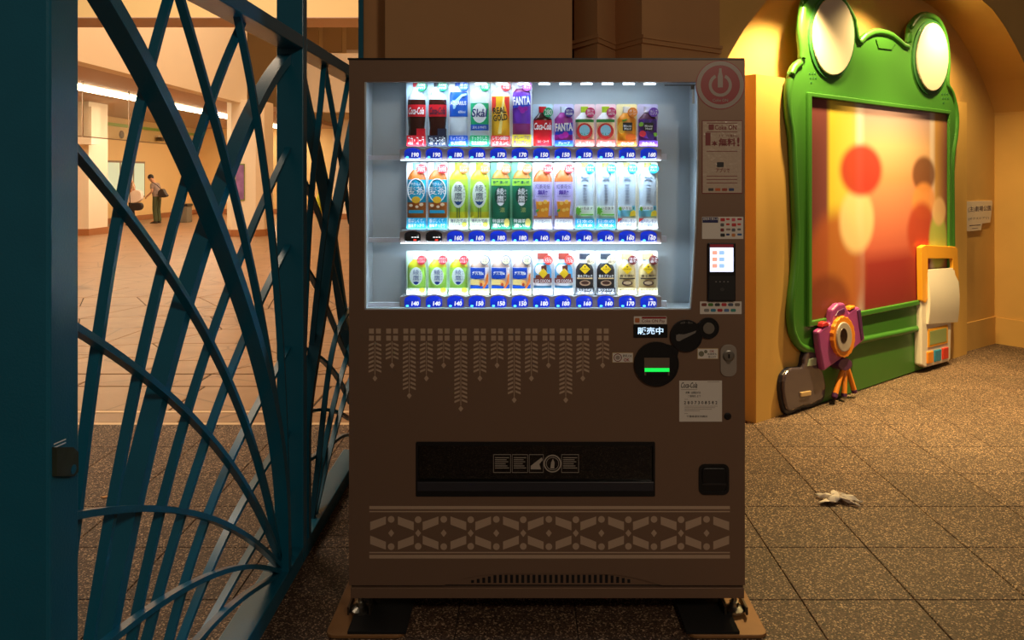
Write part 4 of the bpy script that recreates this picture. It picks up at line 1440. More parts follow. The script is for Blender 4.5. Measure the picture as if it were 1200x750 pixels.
def k_orange(s):
    s.relief('cap', PROF_M, 125, 132, C(240, 240, 236))
    s.relief('body', PROF_M, 133, 171.5, C(246, 160, 30))
    s.disc('orange_slice', -6, 150, 4.5, 7, C(250, 190, 60), 0.0168, 0.006)
    s.disc('orange_slice', 4, 161, 6, 4, C(240, 110, 30), 0.0172, 0.006)
    s.poly('leaf', [(-6, 141), (0, 139.5), (-1, 142), (-5, 143)], C(120, 180, 50), 0.0172, 0.006)
    b = s.rect('label_box', -5.2, 144, 5.8, 153.4, M_ink, 0.0182)
    s.text('Minute', -4.2, 146.6, 4.8, 149.3, M_inkw, n=0.0186, parent=b, bold=0.01)
    s.text('Maid', -3.6, 149.8, 4.2, 152.5, M_inkw, n=0.0186, parent=b, bold=0.01)
    s.rect('caption', -10.6, 165.5, 10.6, 171.4, C(240, 110, 50), 0.0172)
    s.text('オレンジ', -7.5, 166.6, 7.5, 169.9, M_inkw, n=0.0176, bold=0.02)
    s.badge(132, C(246, 140, 40), ['オレ', 'ンジ'])


def k_berry(s):
    s.relief('cap', PROF_M, 125, 132, C(226, 222, 240))
    s.relief('shoulder', PROF_M, 133, 140, C(84, 24, 66))
    s.relief('body', PROF_M, 140, 171.5, C(106, 60, 180))
    for x, y, r, c_ in ((-6.5, 157, 3.8, (214, 40, 60)), (-8, 146, 2.6, (130, 190, 60)), (8, 158, 2.4, (130, 190, 60)), (3, 160, 4.2, (60, 30, 110)), (-2, 142.5, 3, (70, 40, 130)), (6, 144, 3, (60, 30, 120))):
        s.disc('berry', x, y, r, r, C(*c_), 0.0172, 0.004, None, 12)
    b = s.rect('label_box', -5.2, 144, 5.8, 153.4, M_ink, 0.0182)
    s.text('Minute', -4.2, 146.6, 4.8, 149.3, M_inkw, n=0.0186, parent=b, bold=0.01)
    s.text('Maid', -3.6, 149.8, 4.2, 152.5, M_inkw, n=0.0186, parent=b, bold=0.01)
    s.rect('caption', -10.6, 165, 10.6, 171.4, C(120, 70, 200), 0.0172)
    s.text('カシス&', -7.5, 166.4, 7.5, 169.9, M_inkw, n=0.0176, bold=0.02)
    s.badge(132, C(120, 60, 190), ['カシス'])


def k_barley(s):
    s.relief('cap', PROF_T, 191, 199, C(150, 214, 220))
    s.relief('body', PROF_T, 199, 256, C(196, 108, 40))
    lb = s.relief('label', PROF_T, 210.5, 237, C(20, 160, 200), 0.0008)
    s.ringd('label_ring', 0, 223, 10.2, 14, 0.9, M_inkw, 0.0182, 0.004, lb)
    s.text('やかんの', -6.5, 213.6, 6.5, 217.5, M_inkw, parent=lb, bold=0.01)
    s.text('麦茶', -9.4, 218.5, 9.4, 228, M_inkw, parent=lb, bold=0.005)
    s.disc('lemon', 0, 234, 5, 4, C(246, 190, 50), 0.0186, 0.006, lb, 14)
    s.rect('label_strip', -8.6, 246, 8.6, 249.6, C(30, 160, 200), 0.0176)
    for x, y, r in ((-6, 240.5, 2.2), (6, 239.5, 2.4), (1, 242, 2)):
        s.disc('ice', x, y, r, r * 0.8, C(250, 226, 190), 0.0172, 0.004, None, 8)
    s.caption(255, 267.4, C(20, 170, 214), ['香ばしくて、', '後味すっきり'])
    s.badge(197.8, C(220, 50, 56), ['たっぷり', '650', 'ml'])


def k_green(s):
    s.relief('cap', PROF_T, 190.5, 199, LIME)
    s.relief('body', PROF_T, 199, 256, C(206, 204, 40))
    lb = s.relief('label', PROF_T, 210, 248, C(168, 206, 70), 0.0006)
    s.disc('label_oval', 0, 228, 8.2, 15.4, C(226, 240, 226), 0.0176, 0.006, lb)
    s.text('綾', -4.6, 216.5, 4.6, 224.5, C(30, 60, 90), parent=lb, n=0.018)
    s.text('鷹', -4.6, 225.6, 4.6, 234, C(30, 60, 90), parent=lb, n=0.018)
    s.poly('cup_mark', [(-5, 235.4), (-1, 236.2), (0, 235), (1, 236.2), (5, 235.4), (2.6, 239), (0, 240.4), (-2.6, 239)], C(20, 70, 130), 0.018, 0.006, lb)
    for k, ch in enumerate('あやたか'):
        s.text(ch, 6, 217 + k * 4, 8.2, 219.4 + k * 4, C(30, 60, 90), parent=lb, n=0.018)
    s.rect('fine_line', -1.6, 243, -1.0, 255, C(40, 90, 60), 0.0172)
    s.rect('fine_line', 1.2, 243, 1.8, 255, C(40, 90, 60), 0.0172)
    s.caption(255.5, 267.4, C(232, 242, 216), ['淹れたての', 'うまみとあじわい'], C(60, 80, 110))
    s.disc('splash', 7, 263, 3, 3.6, C(226, 226, 90), 0.0175, 0.004, None, 8)
    s.badge(197.8, C(236, 120, 60), ['たっぷり', '650'], C(250, 220, 200))


def k_dark(s):
    s.relief('cap', PROF_T, 190.5, 199, WHITE)
    s.relief('body', PROF_T, 199, 256, C(190, 130, 50))
    lb = s.relief('label', PROF_T, 209, 256, C(16, 104, 76), 0.0006)
    bnd = s.relief('label_band', PROF_T, 210, 217.5, C(150, 206, 70), 0.0012)
    s.text('特選 濃い味', -9, 211.8, 9, 215.6, C(14, 84, 80), parent=bnd, bold=0.02, n=None)
    s.disc('label_oval', 0, 229.5, 7, 10.6, C(10, 62, 52), 0.0178, 0.006, lb)
    s.text('綾', -4.2, 220.5, 4.2, 228.2, M_inkw, parent=lb, n=0.0182)
    s.text('鷹', -4.2, 229, 4.2, 236.4, M_inkw, parent=lb, n=0.0182)
    for k, ch in enumerate('あやたか'):
        s.text(ch, 4.8, 222 + k * 3.6, 6.6, 224.2 + k * 3.6, M_inkw, parent=lb, n=0.0182)
    s.poly('cup_mark', [(-4, 237.4), (0, 237), (4, 237.4), (2.4, 240), (0, 241.2), (-2.4, 240)], WHITE, 0.018, 0.006, lb)
    s.text('濃', -1, 243, 5, 248.5, C(180, 190, 110), parent=lb, n=0.018)
    c = s.caption(255.5, 267.4, C(16, 104, 76), ['特選茶葉', '濃い味'])
    s.disc('glass_print', 7.4, 260.5, 3.2, 5, C(226, 210, 110), 0.0178, 0.004, c, 12)
    s.badge(197.8, C(240, 110, 70), ['たっぷり', '650'], C(250, 210, 190))


def k_black_tea(s):
    s.relief('cap', PROF_T, 191, 199, C(236, 232, 226))
    s.relief('body', PROF_T, 199, 256, C(190, 106, 50))
    lb = s.relief('label', PROF_T, 213, 256, C(186, 176, 232), 0.0008)
    s.text('紅茶花伝', -8.6, 216, 8.6, 221, C(50, 44, 96), parent=lb)
    s.text('無糖', -5.8, 222.4, 5.8, 228.2, C(88, 60, 170), parent=lb, bold=0.02)
    s.text('THE STRAIGHT', -8, 229.4, 8, 230.8, C(90, 80, 140), parent=lb)
    s.poly('glass_print', [(-8, 236), (8, 236), (6.4, 254), (-6.4, 254)], C(236, 150, 40), 0.0178, 0.006, lb)
    for x, y, r in ((-3, 238, 2.4), (3, 236.5, 2.6), (0, 246, 2.2), (4, 245, 2)):
        s.disc('ice', x, y, r, r, C(250, 200, 90), 0.0182, 0.012, lb, 8)
    s.poly('table_print', [(-10.4, 252.5), (10.4, 252.5), (10.4, 255.4), (-10.4, 255.4)], C(170, 110, 90), 0.0175, 0.004, lb)
    s.poly('mint_leaf', [(-8, 246), (-4, 244), (-5, 247.5), (-8, 248.5)], C(80, 170, 80), 0.0186, 0.012, lb)
    c = s.rect('caption', -10.9, 255.6, 10.9, 267.6, C(130, 90, 170), 0.0164)
    s.rect('caption_face', -10.4, 256.2, 10.4, 267, WHITE, 0.0168, parent=c)
    s.text('すっきり飲みやすい', -8.6, 257.2, 8.6, 260.6, C(60, 60, 110), n=0.0172, parent=c)
    s.text('アールグレイ', -9.4, 261.8, 9.4, 266, C(60, 60, 110), n=0.0172, parent=c)
    s.badge(197.8, C(222, 56, 60), ['たっぷり', '650'])


def water(s, lemon):
    s.relief('cap', PROF_W, 191, 196.5, C(206, 232, 90))
    s.relief('body', PROF_W, 196.5, 256, C(204, 220, 234, 0.15))
    em = MB()
    for a, b in (((-4.5, 206.5), (4.5, 211.5)), ((-4.5, 211.5), (4.5, 206.5)), ((0, 205), (0, 213))):
        dx, dy = b[0] - a[0], b[1] - a[1]
        l_ = math.hypot(dx, dy); px_, py_ = -dy / l_ * 0.4, dx / l_ * 0.4
        em.ext(FS, [(sx(s.cx + a[0] + px_), sz(a[1] + py_)), (sx(s.cx + b[0] + px_), sz(b[1] + py_)), (sx(s.cx + b[0] - px_), sz(b[1] - py_)), (sx(s.cx + a[0] - px_), sz(a[1] - py_))], 0.01, 0.0172)
    em.build('embossed_mark', C(150, 170, 196), s.t)
    for k in range(6):
        s.rect('embossed_rib', -2.4, 216 + k * 3.6, 2.4, 216.7 + k * 3.6, C(160, 180, 204), 0.0168)
    if lemon:
        lb = s.relief('label', PROF_W, 241, 253.5, C(120, 206, 236), 0.0008)
        s.rect('label_face', -10, 241, 5.5, 246, WHITE, 0.0176, parent=lb)
        s.poly('lemon', [(3, 253), (4, 248), (8, 246), (9.6, 248), (9.6, 253)], C(250, 220, 60), 0.0182, 0.006, lb)
        s.disc('leaf', -8.2, 244.4, 1.9, 2.4, C(120, 190, 60), 0.0184, 0.006, lb, 8)
    else:
        lb = s.relief('label', PROF_W, 241, 253.5, C(236, 244, 240), 0.0008)
        s.poly('leaf', [(-10, 244), (-8, 242), (-7.4, 244), (-5, 243.6), (-5.6, 246), (-4, 247.6), (-6, 249), (-7, 252), (-9, 250), (-10, 251)], C(110, 196, 70), 0.0184, 0.004, lb)
        s.rect('label_strip', -5, 250.6, 9.6, 252, C(120, 200, 90), 0.0182, parent=lb)
    for k, ch in enumerate('いろはす'):
        s.text(ch, -5.6 + k * 3.9, 242.4, -3.0 + k * 3.9, 245.4, C(40, 60, 70), n=0.0188, parent=lb, bold=0.01)
    if lemon:
        c = s.caption(255.6, 267.4, WHITE, ['瀬戸内レモン', '水分補給に'], C(40, 80, 150))
        s.poly('corner_mark', [(-10.9, 255.6), (-5, 255.6), (-10.9, 260.4)], C(214, 60, 56), 0.0172, 0.012, c)
        s.badge(197.8, C(20, 170, 220), ['果汁', 'れもん'])
    else:
        s.caption(256, 267.2, C(30, 170, 220), ['日本の', '天然水'])
        s.badge(197.8, C(20, 170, 220), ['日本の', '天然水'])


def k_water(s): water(s, False)


def k_lemon(s): water(s, True)


def k_green_s(s):
    s.relief('cap', PROF_B, 297, 303.6, C(238, 246, 236))
    s.relief('body', PROF_B, 304, 338, C(206, 206, 40))
    lb = s.relief('label', PROF_B, 313, 338, C(160, 214, 90), 0.0006)
    s.disc('label_oval', 0, 323, 7.4, 10.4, C(226, 240, 234), 0.0172, 0.006, lb)
    s.text('綾', -3.6, 315.4, 3.6, 321.2, C(70, 90, 150), parent=lb, n=0.0176)
    s.text('鷹', -3.6, 322, 3.6, 328, C(70, 90, 150), parent=lb, n=0.0176)
    s.poly('cup_mark', [(-3.4, 329.6), (0, 329), (3.4, 329.6), (2, 332), (0, 333), (-2, 332)], C(20, 60, 140), 0.0176, 0.006, lb)
    for k, ch in enumerate('あやたか'):
        s.text(ch, 4.6, 316.6 + k * 3, 6.2, 318.4 + k * 3, C(70, 90, 150), parent=lb, n=0.0176)
    c = s.caption(337, 344.4, C(232, 244, 224), ['うまみとあじわい'], C(60, 80, 100))
    s.disc('splash', 7, 339.5, 3.6, 3.4, C(226, 226, 70), 0.0175, 0.004, c, 8)
    s.badge(304.2, C(220, 60, 70), ['いれたて', 'のうまみ'], r=5.2)


def k_milk_tea(s):
    s.relief('cap', PROF_B, 297, 304, WHITE)
    s.relief('shoulder', PROF_B, 304, 313, C(206, 176, 156))
    s.relief('body', PROF_B, 313, 338, C(240, 236, 232))
    lb = s.poly('label', [(-10.4, 313.4), (6.4, 313.4), (6.8, 320), (5.4, 325.4), (-4, 326.6), (-10.4, 325)], C(20, 70, 180), 0.0168, 0.002)
    s.text('紅茶花伝', -8.2, 317.4, 5, 321.6, M_inkw, n=0.0172, parent=lb, bold=0.03)
    s.poly('label_swirl', [(-10.4, 327), (-2, 326.4), (4, 329), (0, 333), (-10.4, 333)], C(244, 220, 140), 0.0166, 0.002)
    s.poly('label_base', [(-10.4, 333.6), (-2, 334), (4, 335), (10.4, 333), (10.4, 337.4), (-10.4, 337.4)], C(20, 80, 190), 0.0166, 0.002)
    s.poly('tea_stream', [(8.4, 322), (10.2, 320), (10.2, 330), (6, 337), (3.6, 337), (7, 330)], C(240, 130, 60), 0.017, 0.002)
    s.disc('tea_splash', 2.6, 331, 3.2, 3.4, C(250, 190, 110), 0.0174, 0.002, None, 12)
    s.disc('tea_splash', 2, 332.6, 1.5, 2, C(200, 70, 40), 0.0178, 0.002, None, 10)
    s.caption(337.6, 344.6, C(246, 230, 150), ['ロイヤル', 'ミルクティー'], C(80, 80, 90))
    b = s.badge(304.2, C(70, 90, 150), None, r=5.4)
    s.disc('badge_face', 6.3, 304.2, 4.7, 4.7, C(240, 234, 180), 0.0194, 0.019, b)
    s.text('国産', 3.4, 301.6, 9.2, 304, C(60, 80, 140), n=0.0198, parent=b)
    s.text('牛乳', 3.4, 304.6, 9.2, 307, C(60, 80, 140), n=0.0198, parent=b)


def k_cocoa(s):
    s.relief('cap', PROF_C, 296.5, 303.5, C(140, 60, 50))
    s.relief('neck', PROF_C, 303.5, 308, C(200, 214, 224))
    s.relief('body', PROF_C, 308, 338, C(90, 170, 220))
    s.disc('whipped_cream', -2, 315.4, 7, 6, C(240, 232, 224), 0.0168, 0.004)
    s.poly('chocolate', [(-2, 311), (4, 310), (5, 318), (1, 314), (-1, 318)], C(100, 50, 40), 0.0174, 0.004)
    s.poly('chocolate', [(-8, 322), (8, 320), (9, 328), (-9, 328)], C(126, 60, 50), 0.0168, 0.004)
    s.poly('label_diamond', [(0.4, 313.8), (5.8, 319.8), (0.4, 325.6), (-5, 319.8)], C(240, 196, 40), 0.0182, 0.004)
    s.relief('label_band', PROF_C, 325.6, 331, C(126, 44, 44), 0.0014)
    s.text('ICE COCOA', -9, 326.6, 9, 330.2, M_inkw, n=0.0194, bold=0.02)
    s.relief('label_band', PROF_C, 331, 334, C(240, 236, 236), 0.0010)
    s.caption(337, 344.4, C(226, 230, 244), ['牛乳仕立ての', 'アイスココア'], C(110, 90, 120))
    s.badge(304.2, C(226, 60, 50), ['つめたく', '35%', 'OFF'], r=5.3)


def coffee(s, black):
    bc = C(40, 36, 40) if black else C(232, 208, 150)
    ik = M_inkw if black else C(60, 40, 30)
    s.relief('cap', PROF_C, 297, 303.5, C(52, 60, 74) if black else C(214, 188, 130))
    s.relief('neck', PROF_C, 303.5, 308, C(210, 222, 228))
    s.relief('body', PROF_C, 308, 338, bc)
    lb = s.poly('label_diamond', [(0, 309), (6, 314.8), (0, 320.6), (-6, 314.8)], C(244, 200, 30), 0.0176, 0.004)
    s.text('GEORGIA', -4.2, 314, 4.2, 315.6, M_ink, n=0.018, parent=lb)
    s.disc('label_dot', 0, 312, 0.9, 0.9, M_ink, 0.018, 0.01, lb, 8)
    s.text('香るブラック' if black else '香る微糖', -8.6, 321, 8.6, 324.2, ik, n=0.0178, bold=0.02)
    s.rect('label_rule', -8.8, 325, 8.8, 326.2, C(226, 190, 140) if black else C(60, 40, 30), 0.0176)
    s.disc('coffee_cup', 0, 331, 6.2, 3.2, C(196, 160, 130) if black else C(70, 44, 36), 0.0176, 0.004)
    s.disc('coffee', 0, 330.6, 4.6, 2.0, C(70, 40, 30) if black else C(200, 170, 130), 0.018, 0.004)
    s.caption(336.6, 344.4, C(58, 58, 66) if black else C(238, 220, 170), ['香りひろがる', '微糖コーヒー' if not black else 'ブラック'], ik)
    s.badge(304.2, C(236, 220, 186) if black else C(110, 36, 36), ['コク', '香り'], C(90, 60, 40) if black else M_inkw, r=5.2)


def k_black(s): coffee(s, True)


def k_cream(s): coffee(s, False)


ROWS = [
    [(k_cola, 93, BG_B, 'drink_bottle', 'tall cola bottle sample with red cap and red caption on the top shelf'),
     (k_zero, 93, BG_B, 'drink_bottle', 'tall cola bottle sample with dark cap and dark caption on the top shelf'),
     (k_aqua, 93, BG_W, 'drink_bottle', 'tall clear bottle sample with a big blue label and blue cap'),
     (k_skal, 93, BG_W, 'drink_bottle', 'clear bottle sample with green label, white oval and blue band'),
     (k_gold, 93, BG_W, 'drink_bottle', 'yellow and red bottle sample with bold black lettering'),
     (k_fanta, 93, BG_W, 'drink_bottle', 'tall purple grape soda bottle sample with a yellow caption'),
     (k_cola_s, 122, BG_B, 'drink_bottle', 'short red-labelled cola bottle sample on a pale blue card'),
     (k_fanta_s, 122, BG_L, 'drink_bottle', 'short magenta grape soda bottle sample on a lavender card'),
     (k_apple, 122, BG_P, 'drink_bottle', 'short apple juice bottle sample with lime cap beside the grape soda'),
     (k_apple, 122, BG_P, 'drink_bottle', 'short apple juice bottle sample with lime cap beside the orange juice'),
     (k_orange, 122, BG_Y, 'drink_bottle', 'short orange juice bottle sample with a black label box'),
     (k_berry, 122, BG_L, 'drink_bottle', 'short purple berry juice bottle sample with a black label box')],
    [(k_barley, 190, BG_W, 'drink_bottle', 'brown barley tea sample with sky blue label at the gate end of its shelf'),
     (k_barley, 190, BG_W, 'drink_bottle', 'brown barley tea sample with sky blue label beside the yellow-green tea'),
     (k_green, 190, BG_G, 'drink_bottle', 'tall yellow-green tea bottle sample with pale oval beside the barley tea'),
     (k_green, 190, BG_G, 'drink_bottle', 'tall yellow-green tea bottle sample with pale oval beside the dark green tea'),
     (k_dark, 190, C(120, 200, 160), 'drink_bottle', 'dark green tea bottle sample with white cap beside the yellow-green tea'),
     (k_dark, 190, C(120, 200, 160), 'drink_bottle', 'dark green tea bottle sample with white cap beside the lavender-labelled tea'),
     (k_black_tea, 190, BG_W, 'drink_bottle', 'brown tea bottle sample with lavender label beside the dark green tea'),
     (k_black_tea, 190, BG_W, 'drink_bottle', 'brown tea bottle sample with lavender label beside the clear water'),
     (k_water, 190, BG_W, 'drink_bottle', 'clear water bottle sample with leaf label beside the lavender-labelled tea'),
     (k_water, 190, BG_W, 'drink_bottle', 'clear water bottle sample with leaf label beside the lemon water'),
     (k_lemon, 190, C(248, 244, 222), 'drink_bottle', 'clear lemon water bottle sample beside the leaf-label water'),
     (k_lemon, 190, C(248, 244, 222), 'drink_bottle', 'clear lemon water bottle sample at the shelf end towards the card terminal')],
    [(k_green_s, 294, BG_G, 'drink_bottle', 'short yellow-green tea bottle sample at the gate end of the lowest shelf'),
     (k_green_s, 294, BG_G, 'drink_bottle', 'short yellow-green tea bottle sample between two of its own kind'),
     (k_green_s, 294, BG_G, 'drink_bottle', 'short yellow-green tea bottle sample beside the blue-labelled milk tea'),
     (k_milk_tea, 294, BG_W, 'drink_bottle', 'short blue-labelled milk tea bottle sample beside the green tea'),
     (k_milk_tea, 294, BG_W, 'drink_bottle', 'short blue-labelled milk tea bottle sample between two of its own kind'),
     (k_milk_tea, 294, BG_W, 'drink_bottle', 'short blue-labelled milk tea bottle sample beside the cocoa can'),
     (k_cocoa, 294, BG_W, 'drink_can', 'light blue cocoa can sample with brown cap beside the milk tea'),
     (k_cocoa, 294, BG_W, 'drink_can', 'light blue cocoa can sample with brown cap beside the black coffee'),
     (k_black, 294, BG_W, 'drink_can', 'black coffee can sample with yellow diamond beside the cocoa'),
     (k_black, 294, BG_W, 'drink_can', 'black coffee can sample with yellow diamond beside the cream coffee'),
     (k_cream, 294, C(246, 240, 224), 'drink_can', 'cream coffee can sample with yellow diamond beside the black coffee'),
     (k_cream, 294, C(246, 240, 224), 'drink_can', 'cream coffee can sample at the shelf end towards the card terminal')]]
GRP = ['drink samples on the top shelf', 'drink samples on the middle shelf', 'drink samples on the lowest shelf']
for r_, row in enumerate(ROWS):
    made = {}
    for i, (kf, top, bgm, nm, lab) in enumerate(row):
        if kf in made:
            src, i0 = made[kf]
            cp = children_tree(src)
            cp['label'] = lab
            cp.location.x += (CARD_X[i] - CARD_X[i0]) / SC
            continue
        s_ = Sample(r_, i, top, bgm, nm, lab, 'bottle' if nm == 'drink_bottle' else 'can', GRP[r_])
        kf(s_)
        made[kf] = (s_.t, i)

# ================================================================ PHOTO BOARD
A = G(886, 496); B = G(1133, 415)
BU = (B - A).normalized(); BN = Vector((BU.y, -BU.x, 0))
BL = (B - A).length
FB = Frame(A, BU, (0, 0, 1), BN)


def bp(x, y, off=0.0):
    """pixel -> (s, z) on the board face pushed out by off"""
    k = (x - CX) / F
    O = A + BN * off
    s_ = (k * O.y - O.x) / (BU.x - k * BU.y)
    D = O.y + BU.y * s_
    return (s_, H + (CY - y) / F * D)


def bps(pts, off): return [bp(x, y, off) for x, y in pts]


pbd = thing('photo_board', 'green lobed photo board with a picture on an ochre panel in the niche', 'photo board', (A.x + BU.x * 1.4, A.y + BU.y * 1.4, 0))
FPL = Frame((0, 0, 0), (1, 0, 0), (0, 1, 0), (0, 0, 1))
a2 = A - BN * 0.14; b2 = B - BN * 0.045
MB().ext(FPL, [(A.x, A.y), (B.x, B.y), (b2.x, b2.y), (a2.x, a2.y)], 0, 2.05).build('backing_panel', M_board, pbd)
M_grn = mat('frame_green', (64, 124, 44), 0.38, vary=0.08, vscale=3)
M_grnd = mat('frame_green_dark', (44, 102, 50), 0.4)
M_grnl = mat('frame_green_low', (58, 110, 40), 0.42)
T1 = 0.05
outer = [(937, 402), (930, 381), (930, 352), (934, 318), (936, 280), (935, 248), (933, 200), (931, 160), (927, 133), (927, 102), (933, 80), (943, 68),
         (941, 33), (946, 0), (955, -13), (967, -17), (980, -12), (991, 2), (1003, 24), (1008, 49), (1017, 42), (1030, 37), (1047, 41), (1066, 55),
         (1070, 31), (1083, 17.5), (1100, 22), (1110, 43), (1113, 73), (1112, 98), (1118, 110), (1123, 133), (1122, 160), (1118, 187), (1118, 248),
         (1119, 300), (1123, 333), (1120, 358), (1110, 376), (1078, 385), (1011, 399), (970, 409), (950, 410)]
oc = catmull(bps(outer, T1), 3, True)
fo = MB().ext(FB, oc, 0, T1 - 0.012).build('frame', M_grn, pbd)
ctr = (sum(p[0] for p in oc) / len(oc), sum(p[1] for p in oc) / len(oc))
rim = [FB.at(s_, z, T1 - 0.02) for s_, z in oc]
MB().tube(rim + [rim[0], rim[1]], 0.026, 8, False).build('frame_edge', M_grn, pbd, smooth=60)
inn = []
n_ = len(oc)
for i in range(n_):
    t = Vector((oc[(i + 1) % n_][0] - oc[i - 1][0], oc[(i + 1) % n_][1] - oc[i - 1][1])).normalized()
    inn.append((oc[i][0] - t.y * -0.03 * -1, oc[i][1] + t.x * -0.03 * -1) if False else (oc[i][0] + t.y * 0.03, oc[i][1] - t.x * 0.03))
sc_q = [(950, 114), (1111, 134), (1111, 345), (950, 376)]
so_ = bps(sc_q, T1)
so2 = [(a + da, b + db) for (a, b), (da, db) in zip(so_, ((-0.035, 0.03), (0.035, 0.03), (0.035, -0.035), (-0.035, -0.035)))]
MB().ring(FB, so2, so_, T1 - 0.012, T1 + 0.012).build('screen_bezel', M_grn, pbd, bevel=0.006)


def picture_mat():
    m = bpy.data.materials.new('picture_print')
    m.use_nodes = True
    nt = m.node_tree
    p = nt.nodes['Principled BSDF']
    p.inputs['Roughness'].default_value = 0.6
    tc = nt.nodes.new('ShaderNodeTexCoord')
    sp = nt.nodes.new('ShaderNodeSeparateXYZ')
    nt.links.new(tc.outputs['Generated'], sp.inputs[0])

    def ramp(src, stops):
        r = nt.nodes.new('ShaderNodeValToRGB')
        e = r.color_ramp.elements
        e[0].position, e[0].color = stops[0][0], rgb(*stops[0][1])
        e[1].position, e[1].color = stops[-1][0], rgb(*stops[-1][1])
        for po_, c_ in stops[1:-1]:
            k = e.new(po_); k.color = rgb(*c_)
        nt.links.new(src, r.inputs[0])
        return r.outputs[0]
    vert = ramp(sp.outputs[2], [(0, (130, 36, 34)), (0.22, (150, 44, 40)), (0.3, (196, 96, 76)), (0.58, (222, 142, 104)), (0.64, (212, 150, 104)), (0.8, (224, 180, 136)), (1, (180, 150, 164))])
    hor = ramp(sp.outputs[0], [(0, (110, 50, 50)), (0.1, (120, 60, 60)), (0.13, (226, 200, 60)), (0.28, (220, 190, 90)), (0.32, (255, 255, 255)), (0.86, (255, 255, 255)), (0.9, (200, 150, 80)), (1, (120, 60, 60))])
    mk = nt.nodes.new('ShaderNodeValToRGB')
    e = mk.color_ramp.elements
    e[0].position, e[0].color = 0.26, (1, 1, 1, 1)
    e[1].position, e[1].color = 0.36, (0, 0, 0, 1)
    k = e.new(0.84); k.color = (0, 0, 0, 1)
    k = e.new(0.9); k.color = (1, 1, 1, 1)
    nt.links.new(sp.outputs[0], mk.inputs[0])
    mix = nt.nodes.new('ShaderNodeMix'); mix.data_type = 'RGBA'
    nt.links.new(mk.outputs[0], mix.inputs[0]); nt.links.new(vert, mix.inputs[6]); nt.links.new(hor, mix.inputs[7])
    cur = mix.outputs[2]
    # soft plain colour patches
    for (cx, cz, rx, rz, c_, am) in ((0.16, 0.2, 0.2, 0.3, (168, 84, 40), 0.9), (0.3, 0.44, 0.12, 0.16, (236, 206, 150), 0.85), (0.33, 0.68, 0.15, 0.13, (176, 42, 34), 0.95),
                                    (0.1, 0.05, 0.16, 0.16, (120, 54, 30), 0.8), (0.8, 0.66, 0.1, 0.1, (110, 62, 34), 0.9), (0.8, 0.52, 0.1, 0.1, (230, 150, 80), 0.85),
                                    (0.78, 0.36, 0.12, 0.16, (176, 60, 36), 0.9), (0.92, 0.3, 0.08, 0.16, (170, 190, 90), 0.85), (0.93, 0.46, 0.06, 0.08, (236, 190, 140), 0.8)):
        def mth(op, a, b):
            q_ = nt.nodes.new('ShaderNodeMath'); q_.operation = op
            for idx, v in enumerate((a, b)):
                if isinstance(v, (int, float)):
                    q_.inputs[idx].default_value = v
                else:
                    nt.links.new(v, q_.inputs[idx])
            return q_.outputs[0]
        dx = mth('DIVIDE', mth('SUBTRACT', sp.outputs[0], cx), rx)
        dz = mth('DIVIDE', mth('SUBTRACT', sp.outputs[2], cz), rz)
        d = mth('SQRT', mth('ADD', mth('MULTIPLY', dx, dx), mth('MULTIPLY', dz, dz)), 0)
        mr = nt.nodes.new('ShaderNodeMapRange'); mr.interpolation_type = 'SMOOTHSTEP'
        mr.inputs[1].default_value = 0.75; mr.inputs[2].default_value = 1.15
        mr.inputs[3].default_value = am; mr.inputs[4].default_value = 0
        nt.links.new(d, mr.inputs[0])
        mi = nt.nodes.new('ShaderNodeMix'); mi.data_type = 'RGBA'
        mi.inputs[7].default_value = rgb(*c_)
        nt.links.new(mr.outputs[0], mi.inputs[0]); nt.links.new(cur, mi.inputs[6])
        cur = mi.outputs[2]
    nt.links.new(cur, p.inputs['Base Color'])
    return m


MB().ext(FB, so_, T1 - 0.012, T1 - 0.008).build('picture', picture_mat(), pbd)
# plain pale discs on the two lobes
M_lobe = mat('lobe_cream', (204, 192, 174), 0.45)
for cxp, cyp, rx, ry in ((975.5, 42.5, 24, 46), (1091.7, 67, 18.3, 40)):
    e_ = [(cxp + rx * math.cos(a), cyp + ry * math.sin(a)) for a in [2 * math.pi * k / 36 for k in range(36)]]
    e2 = [(cxp + (rx + 3) * math.cos(a), cyp + (ry + 4) * math.sin(a)) for a in [2 * math.pi * k / 36 for k in range(36)]]
    lo = MB().ext(FB, bps(e2, T1), T1 - 0.012, T1 - 0.002).build('lobe_rim', M_grnd, pbd)
    MB().ext(FB, bps(e_, T1), T1 - 0.002, T1 + 0.012).build('lobe_disc', M_lobe, lo, bevel=0.006)
# brow plate and speaker holes
MB().ext(FB, bps([(1028, 46), (1051, 50), (1046, 58), (1031, 56)], T1), T1 - 0.012, T1 - 0.006).build('brow_plate', M_grn, pbd)
for (x0, y0) in ((951, 86), (1106, 110)):
    for k in range(7):
        e_ = ell(x0 + (k % 3) * 3 + (k // 3) * 0.8, y0 + (k // 3) * 5.2, 0.9, 1.1, 8)
        MB().ext(FB, bps(e_, T1), T1 - 0.012, T1 - 0.010).build('speaker_hole', M_grnd, pbd)
# lower apron
lo_ = bps([(958, 400), (1104, 370), (1104, 424), (1094, 427.5), (958, 474)], 0.02)
lo_ = [(s_, max(0.004, z)) for s_, z in lo_]
MB().ext(FB, lo_, 0, 0.02).build('apron', M_grn, pbd)

# ---- relief toys fixed in front of the board
FT = 0.075


def relief_part(name, px, m, parent, n0, n1, sm=0, bevel=0.006, closed=True):
    pts = bps(px, n1)
    if sm:
        pts = catmull(pts, sm, True)
    return MB().ext(FB, pts, n0, n1).build(name, m, parent, bevel=bevel)


def board_at(x, y, off):
    s_, z = bp(x, y, off)
    return FB.at(s_, z, off)


